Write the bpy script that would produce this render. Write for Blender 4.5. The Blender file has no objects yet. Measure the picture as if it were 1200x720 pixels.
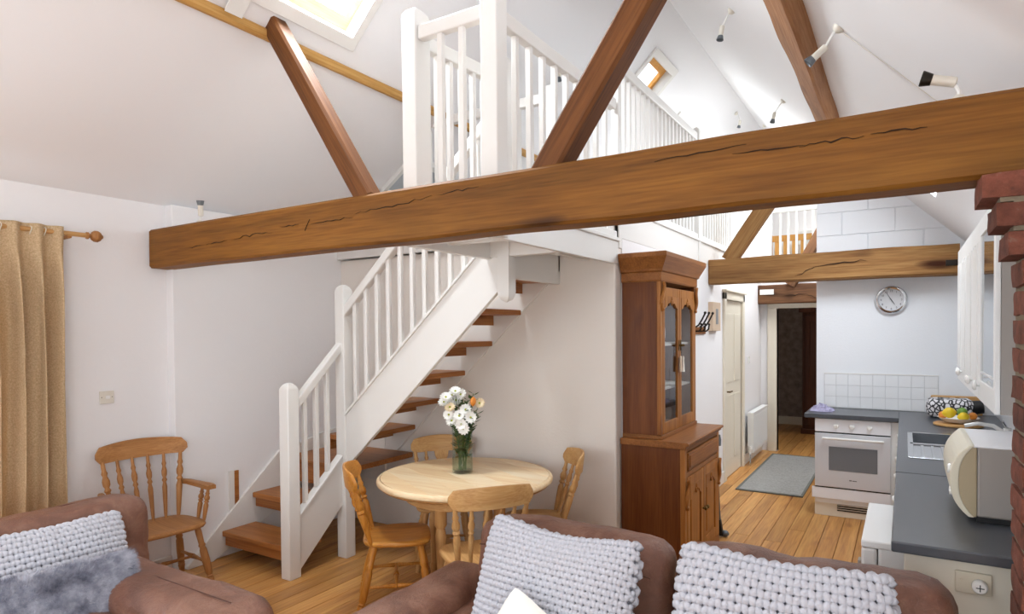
import bpy, bmesh, math, random
from math import sin, cos, pi, radians, atan2, sqrt
from mathutils import Vector, Matrix, noise as mnoise
random.seed(7)
SC = bpy.context.scene
COL = SC.collection

# ------------------------------------------------------------------ camera
FPX, YAW, PIT, ROL, CYP, EYE = 745.44, .55325, -.01885, -.0082, 401.78, 1.72
c_, s_ = cos(YAW), sin(YAW)
cR = Vector((c_, s_, 0)); cF = Vector((-s_, c_, 0)); cU = Vector((0, 0, 1))
F2 = cos(PIT)*cF + sin(PIT)*cU; U2 = -sin(PIT)*cF + cos(PIT)*cU
R3 = cos(ROL)*cR + sin(ROL)*U2; U3 = -sin(ROL)*cR + cos(ROL)*U2
cd = bpy.data.cameras.new('camera'); cam = bpy.data.objects.new('camera', cd); COL.objects.link(cam)
cam.matrix_world = Matrix(((R3.x, U3.x, -F2.x, 0), (R3.y, U3.y, -F2.y, 0), (R3.z, U3.z, -F2.z, EYE), (0, 0, 0, 1)))
cd.sensor_width = 36; cd.lens = FPX/1200*36; cd.shift_y = (CYP-360)/1200; cd.clip_start = .05
SC.camera = cam

# ------------------------------------------------------------------ world, lights, exposure
w = bpy.data.worlds.new('world'); SC.world = w; w.use_nodes = True
bg = w.node_tree.nodes['Background']; bg.inputs[0].default_value = (.87, .93, 1, 1); bg.inputs[1].default_value = 2.6
vs = SC.view_settings
vs.view_transform = 'Standard'; vs.look = 'None'; vs.gamma = 1; vs.use_curve_mapping = False; vs.exposure = 0.30

def area(name, loc, d, sx, sy, power, col=(1, 1, 1), spread=180):
    l = bpy.data.lights.new(name, 'AREA'); l.shape = 'RECTANGLE'; l.size = sx; l.size_y = sy
    l.energy = power; l.color = col; l.spread = radians(spread)
    o = bpy.data.objects.new(name, l); COL.objects.link(o); o.location = loc
    o.rotation_euler = Vector(d).to_track_quat('-Z', 'Y').to_euler()
    return o
# daylight at the glazed door, gable window and skylight, plus added fill lights
area('daylight_glazed_door', (-4.62, .2, 1.15), (1, 0, 0), 2.3, 2.0, 44, (.98, .985, 1))
area('daylight_gable_window', (-1.9, -3.1, 1.9), (0, 1, -.05), 3.6, 2.6, 10, (.98, .985, 1))
area('daylight_skylight', (-2.85, 2.79, 4.05), (.72, 0, -.72), .48, .9, 84, (.92, .96, 1))
area('fill_right_side', (.8, -1.3, 1.55), (-1, .15, .1), 2.0, 1.2, 60, (.97, .98, 1))  # added light from out of view on the right, for left wall and slope
area('fill_hall', (.6, 11.0, 1.5), (-1, 0, 0), 1.0, 1.0, 10, (1, .95, .9))  # added light, no window here; lifts the dark hall
area('fill_rear_roof', (-2.85, -.6, 4.05), (.72, 0, -.72), 1.0, .9, 10, (.98, .985, 1))  # added light at an unseen roof opening behind the camera
area('fill_kitchen_roof', (.08, 5.45, 3.0), (-.72, 0, -.72), .9, .5, 29, (.86, .93, 1))  # added cool top light for the kitchen, hidden by the main beam
area('fill_gallery_roof', (-2.85, 8.5, 4.05), (.72, 0, -.72), 1.4, .9, 50, (.94, .97, 1))  # added light at a hidden roof opening, brightens the gallery
area('fill_corridor_roof', (-.70, 8.25, 3.80), (-.72, 0, -.72), 1.5, .5, 48, (.92, .96, 1))  # added light at a hidden roof opening, brightens the corridor
area('fill_gallery_end', (-1.6, 12.75, 3.6), (0, -1, 0), 1.4, 1.0, 16, (.97, .98, 1))  # added light before the closed far gable, brightens the gallery

# ------------------------------------------------------------------ materials
def hexc(h):
    h = h.lstrip('#'); v = [int(h[i:i+2], 16)/255 for i in (0, 2, 4)]
    return tuple((x/12.92 if x <= .04045 else ((x+.055)/1.055)**2.4) for x in v) + (1,)
class NT:
    def __init__(s, name):
        s.m = bpy.data.materials.new(name); s.m.use_nodes = True; s.t = s.m.node_tree; s.n = s.t.nodes
        s.b = s.n['Principled BSDF']
    def a(s, typ, **k):
        n = s.n.new(typ)
        for kk, v in k.items(): setattr(n, kk, v)
        return n
    def l(s, a, b): s.t.links.new(a, b)
    def coord(s, scale=(1, 1, 1), rnd=True, kind='Object'):
        tc = s.a('ShaderNodeTexCoord'); mp = s.a('ShaderNodeMapping'); mp.inputs['Scale'].default_value = scale
        if rnd:
            oi = s.a('ShaderNodeObjectInfo'); ml = s.a('ShaderNodeMath', operation='MULTIPLY'); ml.inputs[1].default_value = 53.
            s.l(oi.outputs['Random'], ml.inputs[0])
            ad = s.a('ShaderNodeVectorMath', operation='ADD')
            s.l(tc.outputs[kind], ad.inputs[0]); s.l(ml.outputs[0], ad.inputs[1]); s.l(ad.outputs[0], mp.inputs['Vector'])
        else: s.l(tc.outputs[kind], mp.inputs['Vector'])
        return mp.outputs[0]
    def noise(s, v, sc, det=4, rough=.55, dist=0):
        n = s.a('ShaderNodeTexNoise'); n.inputs['Scale'].default_value = sc; n.inputs['Detail'].default_value = det
        n.inputs['Roughness'].default_value = rough; n.inputs['Distortion'].default_value = dist
        s.l(v, n.inputs['Vector']); return n.outputs['Fac']
    def ramp(s, f, stops):
        r = s.a('ShaderNodeValToRGB'); e = r.color_ramp.elements
        while len(e) < len(stops): e.new(.5)
        for i, (p, c) in enumerate(stops): e[i].position = p; e[i].color = c if len(c) == 4 else tuple(c)+(1,)
        s.l(f, r.inputs[0]); return r.outputs[0]
    def mix(s, f, a, b, mode='MIX'):
        m = s.a('ShaderNodeMix', data_type='RGBA', blend_type=mode)
        if hasattr(f, 'links') or not isinstance(f, (int, float)): s.l(f, m.inputs[0])
        else: m.inputs[0].default_value = f
        for x, k in ((a, 6), (b, 7)):
            if isinstance(x, tuple): m.inputs[k].default_value = x
            else: s.l(x, m.inputs[k])
        return m.outputs[2]
    def bump(s, h, st, dist=.01):
        b = s.a('ShaderNodeBump'); b.inputs['Strength'].default_value = st; b.inputs['Distance'].default_value = dist
        s.l(h, b.inputs['Height']); s.l(b.outputs[0], s.b.inputs['Normal'])
    def base(s, x):
        if isinstance(x, tuple): s.b.inputs['Base Color'].default_value = x
        else: s.l(x, s.b.inputs['Base Color'])
    def rough(s, r): s.b.inputs['Roughness'].default_value = r
def plain(name, col, rough=.5, metal=0, bump=0, bs=60, spec=None, var=0):
    t = NT(name); t.rough(rough); t.b.inputs['Metallic'].default_value = metal
    if spec is not None: t.b.inputs['Specular IOR Level'].default_value = spec
    c = hexc(col)
    if var:
        f = t.noise(t.coord(), bs/8, 3); d = tuple(x*(1-var) for x in c[:3])+(1,)
        t.base(t.ramp(f, [(.3, d), (.7, c)]))
    else: t.base(c)
    if bump: t.bump(t.noise(t.coord(rnd=False), bs, 3), bump, .004)
    return t.m
def wood(name, dark, mid, light, axis='x', grain=1.0, rough=.5, knots=.0, streak=22, bump=.12, vary=.12):
    t = NT(name); t.rough(rough); t.b.inputs['Specular IOR Level'].default_value = .28
    sl = .045
    sc = {'x': (sl, 1, 1), 'y': (1, sl, 1), 'z': (1, 1, sl)}[axis]
    v = t.coord(sc)
    f1 = t.noise(v, streak*grain, 5, .6, .6)
    col = t.ramp(f1, [(.28, hexc(dark)), (.5, hexc(mid)), (.74, hexc(light))])
    f2 = t.noise(v, 160*grain, 2, .5)
    col = t.mix(.35, col, t.ramp(f2, [(.3, hexc(dark)), (.65, hexc(light))]))
    if knots:
        kv = t.coord({'x': (.35, 1, 1), 'y': (1, .35, 1), 'z': (1, 1, .35)}[axis])
        k = t.noise(kv, 5.5, 1, .4)
        col = t.mix(t.ramp(k, [(.0, (0, 0, 0)), (.70-.04*knots, (0, 0, 0)), (.80, (1, 1, 1))]), col, hexc(dark), 'MULTIPLY')
        big = t.noise(kv, 2.1, 3, .6)
        col = t.mix(t.ramp(big, [(.42, (0, 0, 0)), (.72, (.55*knots, .55*knots, .55*knots))]), col, tuple(x*.55 for x in hexc(dark)[:3])+(1,))
    oi = t.a('ShaderNodeObjectInfo'); mr = t.a('ShaderNodeMapRange'); mr.inputs['To Min'].default_value = 1-vary; mr.inputs['To Max'].default_value = 1+vary
    t.l(oi.outputs['Random'], mr.inputs[0])
    hs = t.a('ShaderNodeHueSaturation'); t.l(mr.outputs[0], hs.inputs['Value']); t.l(col, hs.inputs['Color'])
    t.base(hs.outputs[0]); t.bump(f2, bump, .003)
    return t.m
M = {}
M['wall'] = plain('painted_plaster', '#f0eeee', .85, 0, .25, 45)
M['wall_bounce'] = plain('plaster_wood_bounce', '#ece5dd', .85, 0, .35, 60)  # warm light bounced off the woodwork is tinted into this plaster
M['ceil'] = plain('painted_ceiling', '#f2f1f2', .9, 0, .08, 30)
M['block'] = plain('painted_block', '#eef0f3', .8, 0, .3, 70)
M['white'] = plain('white_gloss_paint', '#e8e5e0', .35, 0, .03, 30)
M['cream'] = plain('cream_gloss_paint', '#ece4d2', .4)
M['unit'] = plain('white_cabinet_paint', '#f2f2f0', .4)
M['oak'] = wood('oak_beam', '#5a360c', '#7f4e17', '#9a6825', 'x', .55, .6, .75, 18, .3, .03)
M['oak_y'] = wood('oak_beam_purlin', '#7a4c28', '#a06c42', '#b98a60', 'y', .55, .7, .6, 18, .3, .05)
M['oak_py'] = wood('pine_purlin', '#a8783a', '#c0904e', '#d3a866', 'y', .6, .6, .0, 14, .15, .03)
M['oak2'] = wood('rough_oak_beam', '#6b4422', '#94673a', '#b48c58', 'x', .6, .75, 1.0, 16, .4, .05)
M['oak_dark'] = wood('old_dark_beam', '#4a3021', '#6e4a30', '#845d3e', 'x', .6, .75, .6, 16, .3, .03)
M['strut'] = wood('oak_strut', '#4c2a11', '#6c401c', '#8a5729', 'x', .6, .6, .5, 16, .25, .04)
M['crack'] = plain('crack_shadow', '#2a1608', .95)
M['pine_top'] = wood('pale_pine_boards', '#deb37c', '#f0d3a6', '#f8e6c6', 'x', .5, .35, .15, 16, .1, .06)
M['pine_x'] = wood('pine_turned_x', '#b07d48', '#c9995f', '#d9b27c', 'x', .7, .45, 0, 18, .1, .04)
M['pine'] = wood('pine_turned', '#b07d48', '#c9995f', '#d9b27c', 'z', .7, .45, 0, 18, .1, .04)
M['pine_y'] = wood('pine_turned_y', '#b07d48', '#c9995f', '#d9b27c', 'y', .7, .45, 0, 18, .1, .04)
M['orange_pine_y'] = wood('orange_pine_y', '#a05f1e', '#c58231', '#d89c4a', 'y', .7, .3, 0, 18, .1, .04)
M['arm_pine_y'] = wood('aged_pine_y', '#8d5b30', '#ac7744', '#c08c58', 'y', .7, .45, 0, 18, .1, .04)
M['orange_pine'] = wood('orange_pine', '#a05f1e', '#c58231', '#d89c4a', 'z', .7, .35, 0, 18, .1, .04)
M['orange_pine_x'] = wood('orange_pine_seat', '#8f541c', '#be7a2e', '#dba04e', 'x', .7, .3, 0, 14, .1, .04)
M['arm_pine'] = wood('aged_pine', '#8d5b30', '#ac7744', '#c08c58', 'z', .7, .45, 0, 18, .1, .04)
M['arm_pine_x'] = wood('aged_pine_x', '#8d5b30', '#ac7744', '#c08c58', 'x', .7, .45, 0, 18, .1, .04)
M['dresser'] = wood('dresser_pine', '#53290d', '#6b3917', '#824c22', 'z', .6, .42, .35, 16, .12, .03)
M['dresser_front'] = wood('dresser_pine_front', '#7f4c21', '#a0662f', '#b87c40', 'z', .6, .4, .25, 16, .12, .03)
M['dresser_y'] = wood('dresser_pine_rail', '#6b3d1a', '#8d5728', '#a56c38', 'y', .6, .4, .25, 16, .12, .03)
M['tread'] = wood('stair_pine', '#814920', '#a66733', '#c0844b', 'y', .6, .4, .3, 14, .12, .06)
M['tread_x'] = wood('stair_pine_x', '#814920', '#a66733', '#c0844b', 'x', .6, .4, .3, 14, .12, .06)
M['floor'] = wood('pine_floorboards', '#986230', '#c58a4a', '#dcab68', 'y', .5, .38, .35, 16, .12, .16)
M['gap'] = plain('floor_gap', '#3a2412', .9)
M['dark_wood'] = wood('dark_hall_wood', '#3a2116', '#553122', '#653c2a', 'z', .6, .5, .3, 16, .1, .03)
M['bed_pine'] = wood('bed_pine', '#c07c30', '#dc9c4a', '#eab46a', 'z', .6, .4, 0, 16, .1, .03)
M['worktop'] = plain('grey_laminate', '#4c4f55', .32, 0, .08, 300, var=.12)
M['steel'] = plain('stainless_steel', '#c3c6ca', .22, 1)
M['chrome'] = plain('chrome', '#d8dadd', .12, 1)
M['oven_white'] = plain('oven_enamel', '#f6f7fb', .25)
M['oven_grey'] = plain('oven_door_silver', '#dcdfe4', .35, .25)
M['oven_glass'] = plain('oven_glass', '#777b80', .08)
M['black'] = plain('black_plastic', '#17181a', .45)
M['grey_metal'] = plain('grey_metal', '#6e7479', .4, .4)
M['tile'] = plain('glazed_tile', '#eff0f1', .12)
M['grout'] = plain('tile_grout', '#d2d3d4', .8)
M['mortar'] = plain('lime_mortar', '#8a7d68', .95, 0, .6, 120, var=.2)
M['brass'] = plain('aged_brass', '#6e5632', .4, .9)
M['iron'] = plain('black_iron', '#2c2620', .5, .6)
M['porcelain'] = plain('white_porcelain', '#f5f4f0', .15)
M['switch'] = plain('switch_plastic', '#e2dccf', .35)
M['plug'] = plain('ivory_plastic', '#ddd3bd', .4)
M['cream_plastic'] = plain('cream_plastic', '#e3dcc6', .35)
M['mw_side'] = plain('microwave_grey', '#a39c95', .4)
M['mw_tan'] = plain('microwave_tan', '#b6a687', .4)
M['lemon'] = plain('lemon_skin', '#e9c51c', .4, 0, .2, 90)
M['lime'] = plain('lime_skin', '#6f9a35', .4, 0, .2, 90)
M['orange'] = plain('orange_skin', '#e08a2b', .4, 0, .2, 90)
M['green'] = plain('leaf_green', '#41622c', .5, var=.35, bs=200)
M['stem'] = plain('stem_green', '#55702f', .5)
M['petal'] = plain('white_petal', '#f6f4ee', .5)
M['petal_c'] = plain('cream_petal', '#f3dfb9', .5)
M['yolk'] = plain('daisy_centre', '#a9b13a', .6)
M['tulip'] = plain('orange_petal', '#e08a30', .45)
M['rug'] = plain('grey_rug_weave', '#a5a4a0', .95, 0, .5, 400, var=.3)
M['rug_edge'] = plain('rug_binding', '#6b6c66', .9)
M['cloth'] = plain('cotton_cloth', '#f0eee6', .8, 0, .2, 250)
M['lavender'] = plain('lavender_cloth', '#bdb7d6', .8, var=.3, bs=500)
M['paper'] = plain('white_card', '#efece4', .7)
M['beige_board'] = plain('beige_board', '#cdb59c', .6)
M['grey_card'] = plain('grey_card', '#868788', .6)
M['steel_card'] = plain('pale_grey_blind', '#b9bcc0', .6)
M['dial'] = plain('clock_dial', '#d4d4d6', .6)
M['ink'] = plain('black_ink', '#26262a', .6)
M['hall_wall'] = plain('hall_wallpaper', '#a5958a', .9, 0, .5, 90, var=.45)
M['clear'] = None
def glass(name, col=(1, 1, 1, 1), rough=0.0, alpha_mix=.0, ior=1.45):
    t = NT(name); t.base(col); t.rough(rough); t.b.inputs['Transmission Weight'].default_value = 1; t.b.inputs['IOR'].default_value = ior
    return t.m
def pane(name, tint=(.93, .95, .96, 1), gl=.1):
    t = NT(name); t.n.remove(t.b); tr = t.a('ShaderNodeBsdfTransparent'); tr.inputs[0].default_value = tint
    g = t.a('ShaderNodeBsdfGlossy'); g.inputs['Roughness'].default_value = .02
    fr = t.a('ShaderNodeFresnel'); fr.inputs['IOR'].default_value = 1.6
    geo = t.a('ShaderNodeNewGeometry'); inv = t.a('ShaderNodeMath', operation='SUBTRACT'); inv.inputs[0].default_value = 1; t.l(geo.outputs['Backfacing'], inv.inputs[1])
    mu = t.a('ShaderNodeMath', operation='MULTIPLY'); t.l(fr.outputs[0], mu.inputs[0]); t.l(inv.outputs[0], mu.inputs[1])
    mx = t.a('ShaderNodeMixShader'); t.l(mu.outputs[0], mx.inputs[0]); t.l(tr.outputs[0], mx.inputs[1]); t.l(g.outputs[0], mx.inputs[2])
    t.l(mx.outputs[0], t.n['Material Output'].inputs[0]); return t.m
M['pane'] = pane('window_pane'); M['vase'] = pane('clear_vase_glass', (.9, .94, .92, 1)); M['cabinet_pane'] = pane('cabinet_pane', (.88, .9, .93, 1))
def leather():
    t = NT('brown_leather'); v = t.coord((1, 1, 1))
    f = t.noise(v, 5, 5, .65, .6); g = t.noise(v, 34, 4, .6)
    col = t.ramp(f, [(.25, hexc('#5d3a2c')), (.5, hexc('#7e5543')), (.72, hexc('#9d7460'))])
    col = t.mix(t.ramp(g, [(.62, (0, 0, 0)), (.8, (.4, .4, .4))]), col, hexc('#b58a70'))
    t.base(col); t.rough(.36); t.bump(t.noise(v, 12, 8, .72, 2.2), .6, .016); return t.m
M['leather'] = leather()
def knit():
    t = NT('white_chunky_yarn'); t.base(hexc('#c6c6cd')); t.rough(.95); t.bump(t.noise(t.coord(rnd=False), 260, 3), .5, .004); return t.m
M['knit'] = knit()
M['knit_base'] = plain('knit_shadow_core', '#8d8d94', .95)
def fur():
    t = NT('grey_faux_fur'); v = t.coord(rnd=False)
    col = t.ramp(t.noise(v, 9, 5, .7), [(.33, hexc('#5d5f6e')), (.5, hexc('#9c9daa')), (.68, hexc('#d4d4dc'))])
    t.base(col); t.rough(.9); return t.m
M['fur'] = fur()
def linen():
    t = NT('tan_linen'); v = t.coord(rnd=False)
    col = t.ramp(t.noise(v, 120, 3), [(.3, hexc('#cbad83')), (.7, hexc('#ead1aa'))])
    t.base(col); t.rough(.9); t.bump(t.noise(v, 420, 2), .3, .002)
    t.b.inputs['Transmission Weight'].default_value = 0
    tl = t.a('ShaderNodeBsdfTranslucent'); t.l(col, tl.inputs[0]); mx = t.a('ShaderNodeMixShader'); mx.inputs[0].default_value = .3
    t.l(t.b.outputs[0], mx.inputs[1]); t.l(tl.outputs[0], mx.inputs[2]); t.l(mx.outputs[0], t.n['Material Output'].inputs[0]); return t.m
M['linen'] = linen()
def brickmat():
    t = NT('old_red_brick'); v = t.coord((1, 1, 1))
    f = t.noise(v, 14, 5, .7)
    col = t.ramp(f, [(.28, hexc('#47291f')), (.45, hexc('#6d3d2d')), (.6, hexc('#7f4938')), (.74, hexc('#82695a'))])
    oi = t.a('ShaderNodeObjectInfo'); mr = t.a('ShaderNodeMapRange'); mr.inputs['To Min'].default_value = .75; mr.inputs['To Max'].default_value = 1.15
    t.l(oi.outputs['Random'], mr.inputs[0]); hs = t.a('ShaderNodeHueSaturation'); t.l(mr.outputs[0], hs.inputs['Value']); t.l(col, hs.inputs['Color'])
    t.base(hs.outputs[0]); t.rough(.9); t.bump(t.noise(v, 60, 5, .7), .6, .01); return t.m
M['brick'] = brickmat()
def bagmat():
    t = NT('black_white_print'); v = t.coord((1, 1, 1), rnd=False); vo = t.a('ShaderNodeTexVoronoi'); vo.feature = 'DISTANCE_TO_EDGE'; vo.inputs['Scale'].default_value = 26; t.l(v, vo.inputs['Vector'])
    t.base(t.ramp(vo.outputs['Distance'], [(.06, hexc('#17171a')), (.16, hexc('#e6e4e6'))])); t.rough(.7); return t.m
M['bag'] = bagmat()

# ------------------------------------------------------------------ mesh builder
class B:
    def __init__(s): s.v = []; s.f = []
    def add(s, vs, fs):
        o = len(s.v); s.v += [Vector(p) for p in vs]; s.f += [tuple(i+o for i in f) for f in fs]; return s
    def box(s, x0, x1, y0, y1, z0, z1):
        return s.add([(x0, y0, z0), (x1, y0, z0), (x1, y1, z0), (x0, y1, z0), (x0, y0, z1), (x1, y0, z1), (x1, y1, z1), (x0, y1, z1)],
                     [(3, 2, 1, 0), (4, 5, 6, 7), (0, 1, 5, 4), (1, 2, 6, 5), (2, 3, 7, 6), (3, 0, 4, 7)])
    def prism(s, poly, axis, a0, a1):
        # poly points: axis x -> (y,z); y -> (x,z); z -> (x,y)
        P = {'x': lambda p, a: (a, p[0], p[1]), 'y': lambda p, a: (p[0], a, p[1]), 'z': lambda p, a: (p[0], p[1], a)}[axis]
        ar = sum(poly[i][0]*poly[(i+1) % len(poly)][1]-poly[(i+1) % len(poly)][0]*poly[i][1] for i in range(len(poly)))
        if (ar < 0) != (axis == 'y'): poly = poly[::-1]
        n = len(poly)
        vs = [P(p, a0) for p in poly]+[P(p, a1) for p in poly]
        fs = [tuple(range(n-1, -1, -1)), tuple(range(n, 2*n))]+[(i, (i+1) % n, n+(i+1) % n, n+i) for i in range(n)]
        return s.add(vs, fs)
    def lathe(s, prof, base=(0, 0, 0), d=(0, 0, 1), n=12, caps=True):
        d = Vector(d).normalized(); a = d.orthogonal().normalized(); b = d.cross(a); base = Vector(base)
        vs = []; fs = []
        for r, h in prof:
            for k in range(n):
                t = 2*pi*k/n; vs.append(base+d*h+(a*cos(t)+b*sin(t))*max(r, 1e-4))
        for i in range(len(prof)-1):
            for k in range(n):
                fs.append((i*n+k, i*n+(k+1) % n, (i+1)*n+(k+1) % n, (i+1)*n+k))
        if caps: fs.append(tuple(range(n-1, -1, -1))); fs.append(tuple((len(prof)-1)*n+k for k in range(n)))
        return s.add(vs, fs)
    def turned(s, p0, p1, prof, n=10):
        # prof: list of (r, t in 0..1)
        p0 = Vector(p0); p1 = Vector(p1); L = (p1-p0).length
        return s.lathe([(r, t*L) for r, t in prof], p0, p1-p0, n)
    def tube(s, pts, r, n=8, closed=False):
        pts = [Vector(p) for p in pts]; m = len(pts); rs = r if isinstance(r, (list, tuple)) else [r]*m
        vs = []; fs = []; up = None
        for i in range(m):
            if closed: d = pts[(i+1) % m]-pts[i-1]
            else: d = pts[min(i+1, m-1)]-pts[max(i-1, 0)]
            d.normalize()
            if up is None: up = d.orthogonal().normalized()
            else: up = (up-d*up.dot(d)); up = up.normalized() if up.length > 1e-6 else d.orthogonal().normalized()
            b = d.cross(up)
            for k in range(n):
                t = 2*pi*k/n; vs.append(pts[i]+(up*cos(t)+b*sin(t))*rs[i])
        for i in range(m if closed else m-1):
            j = (i+1) % m
            for k in range(n): fs.append((i*n+k, i*n+(k+1) % n, j*n+(k+1) % n, j*n+k))
        if not closed: fs.append(tuple(range(n-1, -1, -1))); fs.append(tuple((m-1)*n+k for k in range(n)))
        return s.add(vs, fs)
    def grid(s, fn, nu, nv, flip=False):
        vs = [fn(i/nu, j/nv) for j in range(nv+1) for i in range(nu+1)]
        q = lambda i, j: j*(nu+1)+i
        fs = [(q(i, j), q(i+1, j), q(i+1, j+1), q(i, j+1)) for j in range(nv) for i in range(nu)]
        if flip: fs = [f[::-1] for f in fs]
        return s.add(vs, fs)
    def ball(s, c, r, n=12, m=8):
        r = r if isinstance(r, (tuple, list)) else (r, r, r); c = Vector(c)
        vs = [c+Vector((0, 0, -r[2]))]; fs = []
        for j in range(1, m):
            p = -pi/2+pi*j/m
            for k in range(n):
                t = 2*pi*k/n; vs.append(c+Vector((r[0]*cos(p)*cos(t), r[1]*cos(p)*sin(t), r[2]*sin(p))))
        vs.append(c+Vector((0, 0, r[2])))
        for k in range(n): fs.append((0, 1+(k+1) % n, 1+k))
        for j in range(m-2):
            for k in range(n): fs.append((1+j*n+k, 1+j*n+(k+1) % n, 1+(j+1)*n+(k+1) % n, 1+(j+1)*n+k))
        L = len(vs)-1; o = 1+(m-2)*n
        for k in range(n): fs.append((o+k, o+(k+1) % n, L))
        return s.add(vs, fs)
    def rbox(s, c, h, r, n=8, amp=0, sc=4, seed=0, fn=None):
        # rounded, softly wrinkled box (cushion shapes)
        bm = bmesh.new(); bmesh.ops.create_cube(bm, size=2); bmesh.ops.subdivide_edges(bm, edges=bm.edges[:], cuts=n, use_grid_fill=True)
        c = Vector(c); h = Vector(h)
        for v in bm.verts:
            p = Vector((v.co.x*h.x, v.co.y*h.y, v.co.z*h.z))
            q = Vector([max(-(h[i]-r), min(h[i]-r, p[i])) for i in range(3)])
            d = p-q; nrm = d.normalized() if d.length > 1e-6 else Vector((0, 0, 0))
            if d.length > 1e-6: p = q+nrm*r
            if fn: p = fn(p, h)
            if amp:
                g = (nrm if nrm.length else p.normalized())
                p = p+g*amp*mnoise.fractal(p*sc+Vector((seed*9.1, seed*3.3, 0)), 1.0, 2.0, 3)
            v.co = p+c
        bm.verts.index_update()
        s.add([v.co.copy() for v in bm.verts], [tuple(v.index for v in f.verts) for f in bm.faces]); bm.free()
        return s
    def xf(s, mat):
        s.v = [mat @ p for p in s.v]; return s

ORG = {}
def root(name, label, cat, loc=(0, 0, 0), rz=0, group=None, kind=None):
    o = bpy.data.objects.new(name, None); o.empty_display_size = .1; COL.objects.link(o)
    o.location = loc; o.rotation_euler = (0, 0, rz); ORG[o.name] = Vector(loc) if rz is not None else Vector()
    if label: o['label'] = label
    if cat: o['category'] = cat
    if group: o['group'] = group
    if kind: o['kind'] = kind
    return o
def mesh(name, b, mat, smooth=False, ang=40):
    me = bpy.data.meshes.new(name); me.from_pydata([tuple(p) for p in b.v], [], b.f); me.update()
    me.materials.append(M[mat] if isinstance(mat, str) else mat)
    if smooth:
        me.polygons.foreach_set('use_smooth', [True]*len(me.polygons)); me.set_sharp_from_angle(angle=radians(ang))
    return me
def mk(name, b, mat, par=None, bev=0, smooth=False, local=False, label=None, cat=None, group=None, kind=None, ang=40, seg=2):
    """One mesh object. Coordinates are world coordinates unless local; children are stored relative to their thing."""
    org = Vector()
    if par is not None:
        org = ORG.get(par.name, Vector()) if not local else Vector()
    elif not local and b.v:
        xs = [p.x for p in b.v]; ys = [p.y for p in b.v]; zs = [p.z for p in b.v]
        org = Vector(((min(xs)+max(xs))/2, (min(ys)+max(ys))/2, min(zs)))
    if org.length: b.v = [p-org for p in b.v]
    o = bpy.data.objects.new(name, mesh(name, b, mat, smooth, ang)); COL.objects.link(o)
    if par is not None: o.parent = par
    else: o.location = org
    ORG[o.name] = org
    if bev:
        m = o.modifiers.new('bevel', 'BEVEL'); m.width = bev; m.segments = seg; m.limit_method = 'ANGLE'; m.angle_limit = radians(40)
    if label: o['label'] = label
    if cat: o['category'] = cat
    if group: o['group'] = group
    if kind: o['kind'] = kind
    return o
def struct(name, b, mat, **k): return mk(name, b, mat, kind='structure', **k)
def put(src, par, loc, rot=(0, 0, 0), sc=None):
    o = src.copy(); COL.objects.link(o); o.parent = par; o.location = loc; o.rotation_euler = rot
    if sc: o.scale = sc
    return o

# ================================================================== room shell
XL, XR, YW, XC, XM = -4.45, .68, 4.2, -1.73, -1.9
YB, YE = -3.2, 13.0
# floor: sub-floor with separate pine boards
fl = struct('floor', B().box(XL-.3, XR+.2, YB-.1, YE, -.12, -.022), 'gap')
fl['label'] = 'varnished pine floorboards running towards the kitchen'
bw = .128; x = XL-.1; i = 0
while x < XR:
    y = YB
    while y < 12.4:
        L = random.choice((2.4, 3.1, 3.8, 4.4)) if y > YB else random.uniform(1, 4)
        if i % 3 == 0 and y == YB: L = 5.6
        y1 = min(y+L, 12.4)
        mk('floorboard', B().box(x+.0018, min(x+bw, XR)-.0018, y+.001, y1-.001, -.022, 0), 'floor', fl, bev=.0015, seg=1)
        y = y1
    x += bw; i += 1

# left wall: near part slightly set back, glazed door opening behind the curtain
XN = -4.53; YP = 2.60
wl = B()
wl.box(XN-.2, XN, 1.45, YP+.05, 0, 2.64).box(XN-.2, XN, -1.0, 1.45, 2.12, 2.64).box(XN-.2, XN, YB, -1.0, 0, 2.64)
struct('wall_left', wl, 'wall')
struct('wall_left_lining', B().box(XN-.2, XL, YP, YW+.1, 0, 2.64), 'wall', bev=.006)
struct('wall_left_gallery', B().box(XL-.2, XL, YW+.1, YE, 0, 2.70), 'wall')
# glazed door in the left wall behind the curtain
d3 = struct('door_3', B().box(XN-.16, XN-.08, -1.0, -.92, 0, 2.12).box(XN-.16, XN-.08, 1.37, 1.45, 0, 2.12).box(XN-.16, XN-.08, -.92, 1.37, 2.04, 2.12).box(XN-.16, XN-.08, .18, .27, 0, 2.04), 'white')
d3['label'] = 'glazed double door beside the tan curtain'
mk('pane', B().box(XN-.125, XN-.119, -.92, .18, .08, 2.04), 'pane', d3); mk('pane', B().box(XN-.125, XN-.119, .27, 1.37, .08, 2.04), 'pane', d3)
# right wall, back gable, far gable
struct('wall_right', B().box(XR, XR+.2, YB, -2.35, 0, 2.36).box(XR, XR+.2, -.25, YE, 0, 2.36).box(XR, XR+.2, -2.35, -.25, 0, .9).box(XR, XR+.2, -2.35, -.25, 2.2, 2.36), 'block')
w7 = struct('added_window_7', B().box(XR+.09, XR+.15, -2.35, -2.29, .9, 2.2).box(XR+.09, XR+.15, -.31, -.25, .9, 2.2).box(XR+.09, XR+.15, -2.29, -.31, .9, .96).box(XR+.09, XR+.15, -2.29, -.31, 2.14, 2.2).box(XR+.09, XR+.15, -1.33, -1.27, .96, 2.14), 'white', label='added unseen casement window in the right wall beside the living area')  # unseen opening, added to light the left wall and slope
mk('pane', B().box(XR+.117, XR+.122, -2.29, -1.33, .96, 2.14), 'pane', w7); mk('pane', B().box(XR+.117, XR+.122, -1.27, -.31, .96, 2.14), 'pane', w7)
gb = B()
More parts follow.
